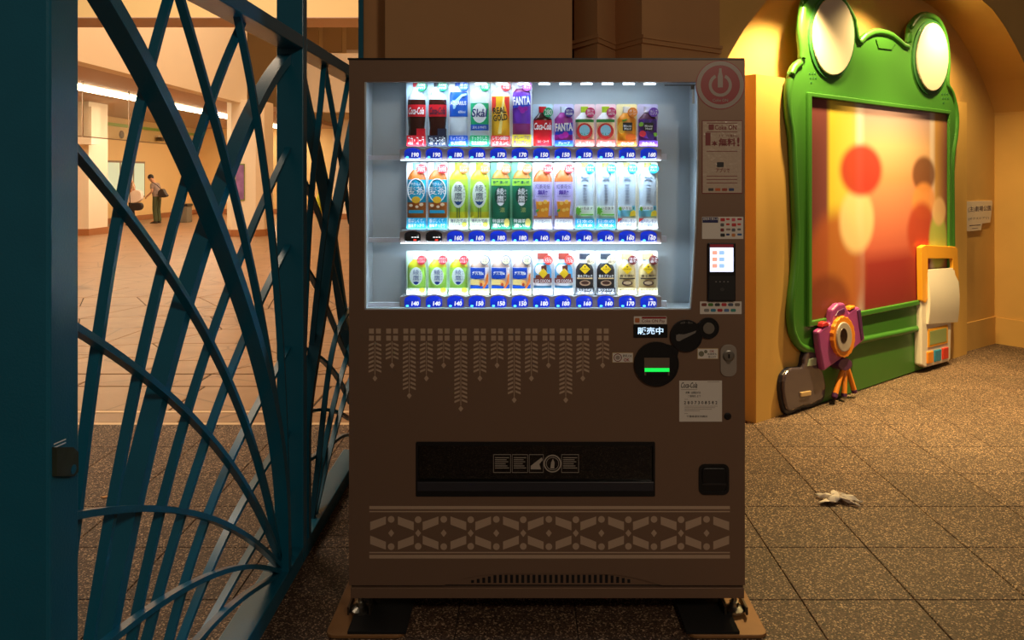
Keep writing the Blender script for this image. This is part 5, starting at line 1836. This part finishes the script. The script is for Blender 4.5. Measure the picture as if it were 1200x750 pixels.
q = board_at(990, 465, FT)
tc_ = thing('toy_camera', 'purple toy camera relief with an orange lens ring on a small tripod', 'toy', (q.x, q.y, 0))
M_pur, M_purd, M_org = mat('toy_purple', (158, 70, 140), 0.38), mat('toy_purple_dark', (84, 40, 92), 0.4), mat('toy_orange', (230, 140, 40), 0.38)
relief_part('body', [(959, 389), (967, 383), (974, 379), (976, 363), (983, 356), (990, 355), (995, 366), (1001, 361), (1008, 360), (1010, 372), (1014, 398), (1000, 410), (988, 419), (966, 435), (961, 410)], M_pur, tc_, 0.05, FT + 0.02, bevel=0.012)
relief_part('grip', [(1005, 364), (1009, 362), (1013, 396), (1010, 400)], M_purd, tc_, 0.055, FT + 0.026)
relief_part('flash', [(979, 371), (983, 364), (990, 361), (991, 366), (984, 371)], M_purd, tc_, 0.07, FT + 0.025)
relief_part('shutter_button', [(964, 384), (965, 379), (969, 377), (972, 379), (972, 382)], mat('toy_red', (190, 40, 50), 0.4), tc_, 0.055, FT + 0.023)
relief_part('dial', [(996, 364), (997, 360), (1002, 358), (1003, 361)], M_org, tc_, 0.055, FT + 0.023)


def pell(cx, cy, rx, ry, seg=28): return [(cx + rx * math.cos(2 * math.pi * k / seg), cy + ry * math.sin(2 * math.pi * k / seg)) for k in range(seg)]


ring_px = [(989.6 + (12.6 + 0.5 * (k % 2)) * math.cos(2 * math.pi * k / 36), 395 + (23.6 + 0.9 * (k % 2)) * math.sin(2 * math.pi * k / 36)) for k in range(36)]
relief_part('lens_ring', ring_px, M_org, tc_, FT + 0.01, FT + 0.045, bevel=0.004)
relief_part('lens_barrel', pell(990, 395, 9, 17.6), mat('toy_lens_grey', (176, 166, 158), 0.3), tc_, FT + 0.015, FT + 0.053)
relief_part('lens_glass', pell(989.4, 393.5, 4.3, 9), mat('toy_lens_dark', (40, 24, 20), 0.15), tc_, FT + 0.015, FT + 0.056)
relief_part('mount', pell(991, 427, 8, 7.5, 16), M_purd, tc_, 0.02, FT + 0.022)
for a, b in (((988, 431), (977.5, 466)), ((990.5, 432), (989, 465)), ((993, 430), (1001.5, 460))):
    p0, p1 = board_at(a[0], a[1], FT - 0.01), board_at(b[0], b[1], FT + 0.01)
    lg = MB().tube([p0, p0.lerp(p1, 0.9)], [0.014, 0.018], 10).build('tripod_leg', M_org, tc_, smooth=50)
    MB().tube([p0.lerp(p1, 0.88), p1], [0.02, 0.018], 10).build('tripod_foot', M_purd, tc_, smooth=50)

q = board_at(1097, 430, FT)
tg = thing('toy_gadget', 'white toy gadget relief with yellow handle, small screen and three buttons', 'toy', (q.x, q.y, 0))
M_tw = mat('toy_white', (232, 222, 206), 0.4)
M_ty = mat('toy_yellow', (236, 166, 44), 0.38)
relief_part('body', [(1080, 352), (1116, 346), (1114, 420), (1112, 423.5), (1085, 431), (1080, 428)], M_tw, tg, 0.018, FT, bevel=0.01)
hd = MB()
for poly in ([(1078, 290), (1083, 287), (1086, 288), (1086, 350), (1083, 355), (1079, 352)], [(1083, 287), (1118, 289), (1121, 292), (1121, 303), (1086, 303)], [(1115, 302), (1121, 300), (1122.5, 335), (1116, 338)]):
    hd.ext(FB, bps(poly, FT), 0.048, FT + 0.01)
hd.build('handle', M_ty, tg, bevel=0.004)
sh = MB()
prof_c = []
for k in range(9):
    t = k / 8
    y = 315 + t * 63
    n__ = FT + 0.004 + 0.025 * math.sin(math.pi * min(1, t * 1.0) * 0.8 + 0.15)
    prof_c.append((y, n__))
vs_, fs = [], []
for y, n__ in prof_c:
    for x, dy in ((1085.5, 1.5), (1117 if y < 330 else 1120, -1.0)):
        s_, z = bp(x, y + dy, FT)
        vs_ += [FB.at(s_, z, n__), FB.at(s_, z, FT - 0.02)]
for k in range(8):
    b_ = 4 * k
    fs += [(b_, b_ + 2, b_ + 6, b_ + 4), (b_, b_ + 4, b_ + 5, b_ + 1), (b_ + 2, b_ + 3, b_ + 7, b_ + 6), (b_ + 1, b_ + 5, b_ + 7, b_ + 3)]
fs += [(0, 1, 3, 2), (32, 34, 35, 33)]
sh.add(vs_, fs).build('paper_roll', M_tw, tg, smooth=40)
relief_part('screen_frame', [(1088, 386), (1111, 380.5), (1111, 402), (1088, 407.5)], M_ty, tg, FT - 0.01, FT + 0.006, bevel=0.003)
relief_part('screen', [(1090, 388.5), (1109.3, 384), (1109.3, 400), (1090, 404.5)], mat('toy_lcd', (150, 166, 110), 0.3), tg, FT, FT + 0.008, bevel=0.001)
for x0, x1, y0, y1, c_ in ((1087.6, 1094.4, 412, 426.5, (226, 140, 40)), (1096.2, 1103.4, 410, 424.4, (40, 130, 170)), (1105.4, 1112, 407.6, 421.6, (206, 56, 40))):
    relief_part('button', [(x0, y0 + 0.8), (x1, y0 - 0.8), (x1, y1 - 1.6), (x0, y1)], mat('toybtn%d' % int(x0), c_, 0.35), tg, FT - 0.01, FT + 0.012, bevel=0.005)

q = board_at(940, 484, 0.06)
tv = thing('toy_vehicle', 'dark blue-grey rounded toy vehicle relief at the foot of the board', 'toy', (q.x, q.y, 0))
M_veh, M_vehd = mat('toy_slate', (84, 74, 84), 0.2, coat=0.5), mat('toy_navy', (26, 32, 52), 0.4)
vo_ = [(917, 440), (926, 431), (939, 430), (941, 420), (945, 410), (953, 408), (957, 414), (961, 416), (964, 434), (968, 452), (965, 470), (957, 474), (950, 478), (940, 479), (932, 483), (922, 486), (918, 478), (915, 458)]
relief_part('backing', vo_, M_vehd, tv, 0.0, 0.03, 2, 0.006)
cxm = sum(p[0] for p in vo_) / len(vo_); cym = sum(p[1] for p in vo_) / len(vo_)
relief_part('shell', [(cxm + 1.5 + (x - cxm) * 0.92, cym - 1 + (y - cym) * 0.92) for x, y in vo_], M_veh, tv, 0.028, 0.05, 2, 0.016)
relief_part('window', [(949, 421), (957, 419), (957, 428), (947, 429.5)], mat('toy_window', (150, 166, 150), 0.3), tv, 0.045, 0.057, 0, 0.003)
relief_part('bumper', [(939, 460), (951, 458), (951, 463.5), (939, 465.5)], mat('toy_bumper', (206, 176, 130), 0.4), tv, 0.045, 0.06, 0, 0.004)

# ---- wall sign on the niche wall


def wpx(x, y, off=0.0):
    k = (x - CX) / F
    O = W_C + W_N * off
    t = (O.x - k * O.y) / (W_U.x - k * W_U.y)
    D = O.y - W_U.y * t
    return (t, H + (CY - y) / F * D)


sg = thing('wall_sign', 'stepped white wall sign with dark lettering beside the photo board', 'sign', tuple(wp(0.3, 0.01, 1.0)))
ps_ = [wpx(x, y, 0.012) for x, y in [(1128, 236.4), (1162.4, 235), (1163, 237), (1161.8, 251), (1160.4, 260.6), (1151, 262), (1149.6, 269.6), (1136, 271), (1128, 271)]]
MB().ext(FW, ps_, 0.0, 0.012).build('plate', mat('sign_white', (226, 214, 200), 0.45), sg)
FWm = Frame(W_C, W_U, (0, 0, 1), W_N)


def wtext(txt, x0, y0, x1, y1, m, **k):
    a, b = wpx(x0, y1, 0.012), wpx(x1, y0, 0.012)
    letter(sg, m, FWm, txt, -a[0], a[1], -b[0], b[1], 0.0128, **k)


wtext('(主)劇場公園', 1134.5, 240.8, 1161.2, 249.2, M_navy, bold=0.004)
wtext('(イクスピアリ)', 1134.8, 253.6, 1158.6, 258.6, M_navy)
for x0, y0, x1, y1 in ((1136, 263, 1149, 265), (1139, 267, 1146, 268)):
    a, b = wpx(x0, y1, 0.012), wpx(x1, y0, 0.012)
    MB().ext(FWm, [(-a[0], a[1]), (-b[0], a[1]), (-b[0], b[1]), (-a[0], b[1])], 0.012, 0.0126).build('fine_print', M_navy, sg)

# ================================================================ TISSUE ON THE FLOOR
q = G(982, 588)
n1_, n2_ = 22, 12
rnd = random.Random(3)
hts = {}
vs_, fs = [], []
for i in range(n1_ + 1):
    for j in range(n2_ + 1):
        u, v = i / n1_ - 0.5, j / n2_ - 0.5
        z = 0.006 + 0.028 * abs(math.sin(7 * u + 4 * v)) * max(0, 1 - (2 * u) ** 4) + 0.016 * abs(math.sin(13 * u - 9 * v + 1)) * max(0, 1 - (2 * v) ** 2)
        x = u * 0.165 + 0.012 * math.sin(11 * v + 3 * u)
        y = v * 0.085 - u * 0.03 + 0.012 * math.sin(9 * u + 1)
        edge = 0.7 + 0.3 * math.sin(5 * math.atan2(v, u) + 1)
        vs_.append((q.x + x * edge * 1.15, q.y + y * edge * 1.3, z * 0.75 + rnd.uniform(0, 0.002)))
for i in range(n1_):
    for j in range(n2_):
        a = i * (n2_ + 1) + j
        fs.append((a, a + 1, a + n2_ + 2, a + n2_ + 1))
ti = MB().add(vs_, fs).build('crumpled_tissue', mat('tissue', (246, 238, 230), 0.8), smooth=60)
ti.modifiers.new('thickness', 'SOLIDIFY').thickness = 0.0012
tag(ti, 'crumpled white tissue lying on the paving tiles', 'tissue')
q2 = G(700, 727)
q3 = G(123, 583)
FLF = Frame((0, 0, 0), (1, 0, 0), (0, 1, 0), (0, 0, 1))
lf = MB().ext(FLF, [(q3.x - 0.02, q3.y), (q3.x, q3.y - 0.012), (q3.x + 0.025, q3.y + 0.004), (q3.x, q3.y + 0.014)], 0.0, 0.004).build('dry_leaf', mat('dry_leaf', (206, 150, 90), 0.7))
tag(lf, 'small pale scrap lying on the paving behind the gate', 'scrap')

# ================================================================ PEOPLE IN THE HALL


def skin_mesh(name, chains, m, sub=1):
    """chains: list of [(x,y,z,r), ...]; equal points are welded; first point is the root"""
    idx, vs_, rs, es = {}, [], [], []
    for ch in chains:
        last = None
        for x, y, z, r in ch:
            k = (round(x, 4), round(y, 4), round(z, 4))
            if k not in idx:
                idx[k] = len(vs_); vs_.append((x, y, z)); rs.append(r)
            if last is not None and last != idx[k]:
                es.append((last, idx[k]))
            last = idx[k]
    me = bpy.data.meshes.new(name)
    me.from_pydata(vs_, es, [])
    o = bpy.data.objects.new(name, me)
    col.objects.link(o)
    md = o.modifiers.new('skin', 'SKIN')
    md.use_smooth_shade = True
    sv = me.skin_vertices[0].data
    for i, r in enumerate(rs):
        sv[i].radius = (r, r)
    sv[0].use_root = True
    ss = o.modifiers.new('subsurf', 'SUBSURF'); ss.levels = sub; ss.render_levels = sub
    dg = bpy.context.evaluated_depsgraph_get()
    me2 = bpy.data.meshes.new_from_object(o.evaluated_get(dg))
    bpy.data.objects.remove(o)
    me2.materials.clear()
    me2.materials.append(m)
    o2 = bpy.data.objects.new(name, me2)
    return o2


def person(loc, rz, label, shirt, trousers, hairc, arm_l, arm_r, lean, scale=1.0, short_sleeve=True):
    t = thing('person', label, 'person', loc, None)
    t.rotation_euler = (0, 0, rz)
    t.scale = (scale,) * 3
    skin = mat('skin', (206, 150, 112), 0.55)
    L = lean
    pel = (0, 0, 0.86); sp = (-0.02 * L, 0, 1.02); ch = (-0.07 * L, 0, 1.2); nk_ = (-0.13 * L, 0, 1.36); hb = (-0.17 * L - 0.01, 0, 1.45); ht = (-0.22 * L - 0.02, 0, 1.56)
    chains = [[pel + (0.11,), sp + (0.105,), ch + (0.12,), nk_ + (0.05,), hb + (0.075,), ht + (0.07,)]]
    legs, arms = [], []
    for s_ in (-1, 1):
        hip = (0.0, s_ * 0.085, 0.82); kn = (-0.02, s_ * 0.1, 0.46); an = (0.02, s_ * 0.1, 0.08); toe = (-0.14, s_ * 0.115, 0.035)
        legs.append([pel + (0.11,), hip + (0.085,), kn + (0.055,), an + (0.038,), toe + (0.03,)])
        ad = arm_l if s_ < 0 else arm_r
        shd = (ch[0] - 0.01, s_ * 0.17, 1.28)
        el = ad[0]; wr_ = ad[1]
        d = (Vector(wr_) - Vector(el)).normalized()
        hand = tuple(Vector(wr_) + d * 0.07)
        arms.append([ch + (0.12,), shd + (0.055,), el + (0.04,), wr_ + (0.026,), hand + (0.028,)])
        side = d.cross(Vector((0, 1, 0))).normalized()
        lat = d.cross(side).normalized()
        for f_ in range(4):
            b0 = Vector(hand) + lat * (f_ - 1.5) * 0.017
            ln_ = (0.06, 0.072, 0.068, 0.05)[f_]
            arms.append([hand + (0.028,), tuple(b0 + d * 0.02) + (0.009,), tuple(b0 + d * (0.02 + ln_ * 0.6) + side * 0.01) + (0.008,), tuple(b0 + d * (0.02 + ln_) + side * 0.025) + (0.007,)])
        th0 = Vector(wr_) + d * 0.03
        arms.append([wr_ + (0.026,), tuple(th0 + lat * 0.03 + side * 0.01) + (0.01,), tuple(th0 + lat * 0.042 + d * 0.04 + side * 0.015) + (0.008,)])
    nose = (ht[0] - 0.085, 0, 1.49)
    chains.append([hb + (0.075,), nose + (0.012,)])
    for s_ in (-1, 1):
        chains.append([hb + (0.075,), (hb[0] + 0.01, s_ * 0.078, 1.49, 0.015)])

    def put(o):
        col.objects.link(o)
        o.parent = t
        return o
    put(skin_mesh('body', chains + legs + arms, skin))
    k = 1.16
    put(skin_mesh('shirt', [[(pel[0], 0, 0.74, 0.15), (pel[0], 0, 0.86, 0.142), sp + (0.128,), ch + (0.138,), (nk_[0] + 0.01, 0, 1.335, 0.06)]] +
                  [[ch + (0.138,), a[1][:3] + (0.068,), tuple(Vector(a[1][:3]).lerp(Vector(a[2][:3]), 0.72 if short_sleeve else 1.0)) + (0.058,)] for a in (arms[0], arms[6])], shirt))
    tb = MB().lathe((0, 0, 0), [(0.09, 0.74), (0.118, 0.8), (0.122, 0.88), (0.112, 0.97)], 20, 'z', 1.38)
    for l_ in legs:
        h_, k_, a_ = (Vector(l_[i][:3]) for i in (1, 2, 3))
        tb.tube([(h_.x, h_.y, 0.88), h_, h_.lerp(k_, 0.5), k_, k_.lerp(a_, 0.5), (a_.x, a_.y, 0.07)], [0.08, 0.088, 0.082, 0.07, 0.066, 0.064], 14)
    put(bpy.data.objects.new('trousers', tb.mesh('trousers', smooth=60))).data.materials.append(trousers)
    hm = MB().lathe((0, 0, 0), [(0.126, 0.89), (0.122, 0.98), (0.12, 1.06), (0.11, 1.12)], 20, 'z', 1.36)
    hm.v = [(x - 0.05 * L * max(0, z - 0.9) / 0.22, y, z) for x, y, z in hm.v]
    put(bpy.data.objects.new('shirt_hem', hm.mesh('shirt_hem', smooth=60))).data.materials.append(shirt)
    for l_ in legs:
        x, y = l_[3][0], l_[3][1]
        sh_ = MB().ext(FLF, rrect(x - 0.2, y - 0.045, x + 0.06, y + 0.045, 0.03), 0.0, 0.02).ext(FLF, rrect(x - 0.19, y - 0.04, x + 0.055, y + 0.04, 0.03), 0.02, 0.075, rrect(x - 0.09, y - 0.035, x + 0.05, y + 0.035, 0.02))
        put(bpy.data.objects.new('shoe', sh_.mesh('shoe', smooth=50))).data.materials.append(mat('shoe_dark', (40, 34, 30), 0.5))
    hr = MB().lathe((ht[0] + 0.012, 0, ht[2] - 0.075), [(0.088, 0), (0.096, 0.03), (0.094, 0.07), (0.075, 0.115), (0.04, 0.14), (0.005, 0.148)], 16)
    put(bpy.data.objects.new('hair', hr.mesh('hair', smooth=60))).data.materials.append(hairc)
    for s_ in (-1, 1):
        ey = MB().lathe((ht[0] - 0.068, s_ * 0.03, 1.5), [(0.002, -0.008), (0.009, 0), (0.002, 0.008)], 8)
        put(bpy.data.objects.new('eye', ey.mesh('eye'))).data.materials.append(M_ink)
    mo = MB().box(ht[0] - 0.062, ht[0] - 0.05, -0.02, 0.02, 1.435, 1.442)
    put(bpy.data.objects.new('mouth', mo.mesh('mouth'))).data.materials.append(mat('lip', (150, 80, 70), 0.5))
    return t


HAIR = mat('hair_black', (28, 20, 16), 0.5)
q = G(184, 261.5)
pA = person((q.x, q.y, 0), -0.15, 'person in a grey checked shirt and green trousers looking down by the hall wall', mat('shirt_grey', (150, 128, 116), 0.7, vary=0.4, vscale=30), mat('trousers_green', (74, 82, 50), 0.75), HAIR,
            ((-0.02, -0.24, 1.06), (-0.2, -0.2, 0.92)), ((-0.02, 0.24, 1.05), (-0.17, 0.2, 0.86)), 1.0, 0.92)
bg_ = thing('shoulder_bag', 'dark shoulder bag slung behind the person in green trousers', 'bag', (q.x + 0.2, q.y - 0.1, 0.84))
MB().ext(FR, catmull([(q.x + 0.12, 0.98), (q.x + 0.24, 1.06), (q.x + 0.33, 0.92), (q.x + 0.38, 0.84), (q.x + 0.26, 0.79), (q.x + 0.12, 0.84)], 3, True), -(q.y - 0.02), -(q.y - 0.2)).build('pouch', mat('bag_dark', (54, 42, 34), 0.6), bg_, bevel=0.02)
MB().tube([(q.x + 0.2, q.y - 0.12, 1.02), (q.x + 0.08, q.y - 0.16, 1.16), (q.x - 0.06, q.y - 0.17, 1.26)], 0.012, 6).build('strap', MATS['bag_dark'], bg_)
q = G(155, 264)
pB = person((q.x, q.y, 0), 0.6, 'person in a tan top carrying bags in front of the hall window', mat('shirt_tan', (214, 160, 96), 0.7), mat('trousers_dark', (44, 38, 36), 0.7), HAIR,
            ((0.02, -0.24, 1.05), (-0.06, -0.25, 0.86)), ((0.0, 0.24, 1.05), (-0.12, 0.22, 0.88)), 0.4, 0.96)
b1 = thing('tote_bag', 'large white bag carried by the person in tan', 'bag', (q.x + 0.25, q.y - 0.35, 0.68))
MB().ext(FR, catmull([(q.x - 0.02, 0.74), (q.x + 0.1, 0.94), (q.x + 0.3, 1.04), (q.x + 0.44, 0.98), (q.x + 0.46, 0.78), (q.x + 0.3, 0.68), (q.x + 0.1, 0.68)], 3, True), -(q.y - 0.27), -(q.y - 0.43)).build('pouch', mat('bag_white', (240, 224, 212), 0.7), b1, bevel=0.03)
MB().tube([(q.x + 0.14, q.y - 0.30, 0.95), (q.x + 0.1, q.y - 0.19, 1.25), (q.x + 0.26, q.y - 0.30, 1.0)], 0.012, 6).build('strap', MATS['bag_white'], b1)
b3 = thing('duffel_bag', 'black bag hanging below the white bag of the person in tan', 'bag', (q.x + 0.3, q.y - 0.35, 0.46))
MB().ext(FR, catmull([(q.x + 0.1, 0.56), (q.x + 0.2, 0.66), (q.x + 0.42, 0.67), (q.x + 0.48, 0.56), (q.x + 0.4, 0.46), (q.x + 0.2, 0.46)], 3, True), -(q.y - 0.27), -(q.y - 0.43)).build('pouch', mat('bag_black', (36, 28, 28), 0.6), b3, bevel=0.03)
MB().tube([(q.x + 0.16, q.y - 0.44, 0.58), (q.x + 0.14, q.y - 0.45, 0.95), (q.x + 0.1, q.y - 0.2, 1.26)], 0.01, 6).build('strap', MATS['bag_black'], b3)

bpy.data.objects.remove(_to)
bpy.data.curves.remove(_tc)
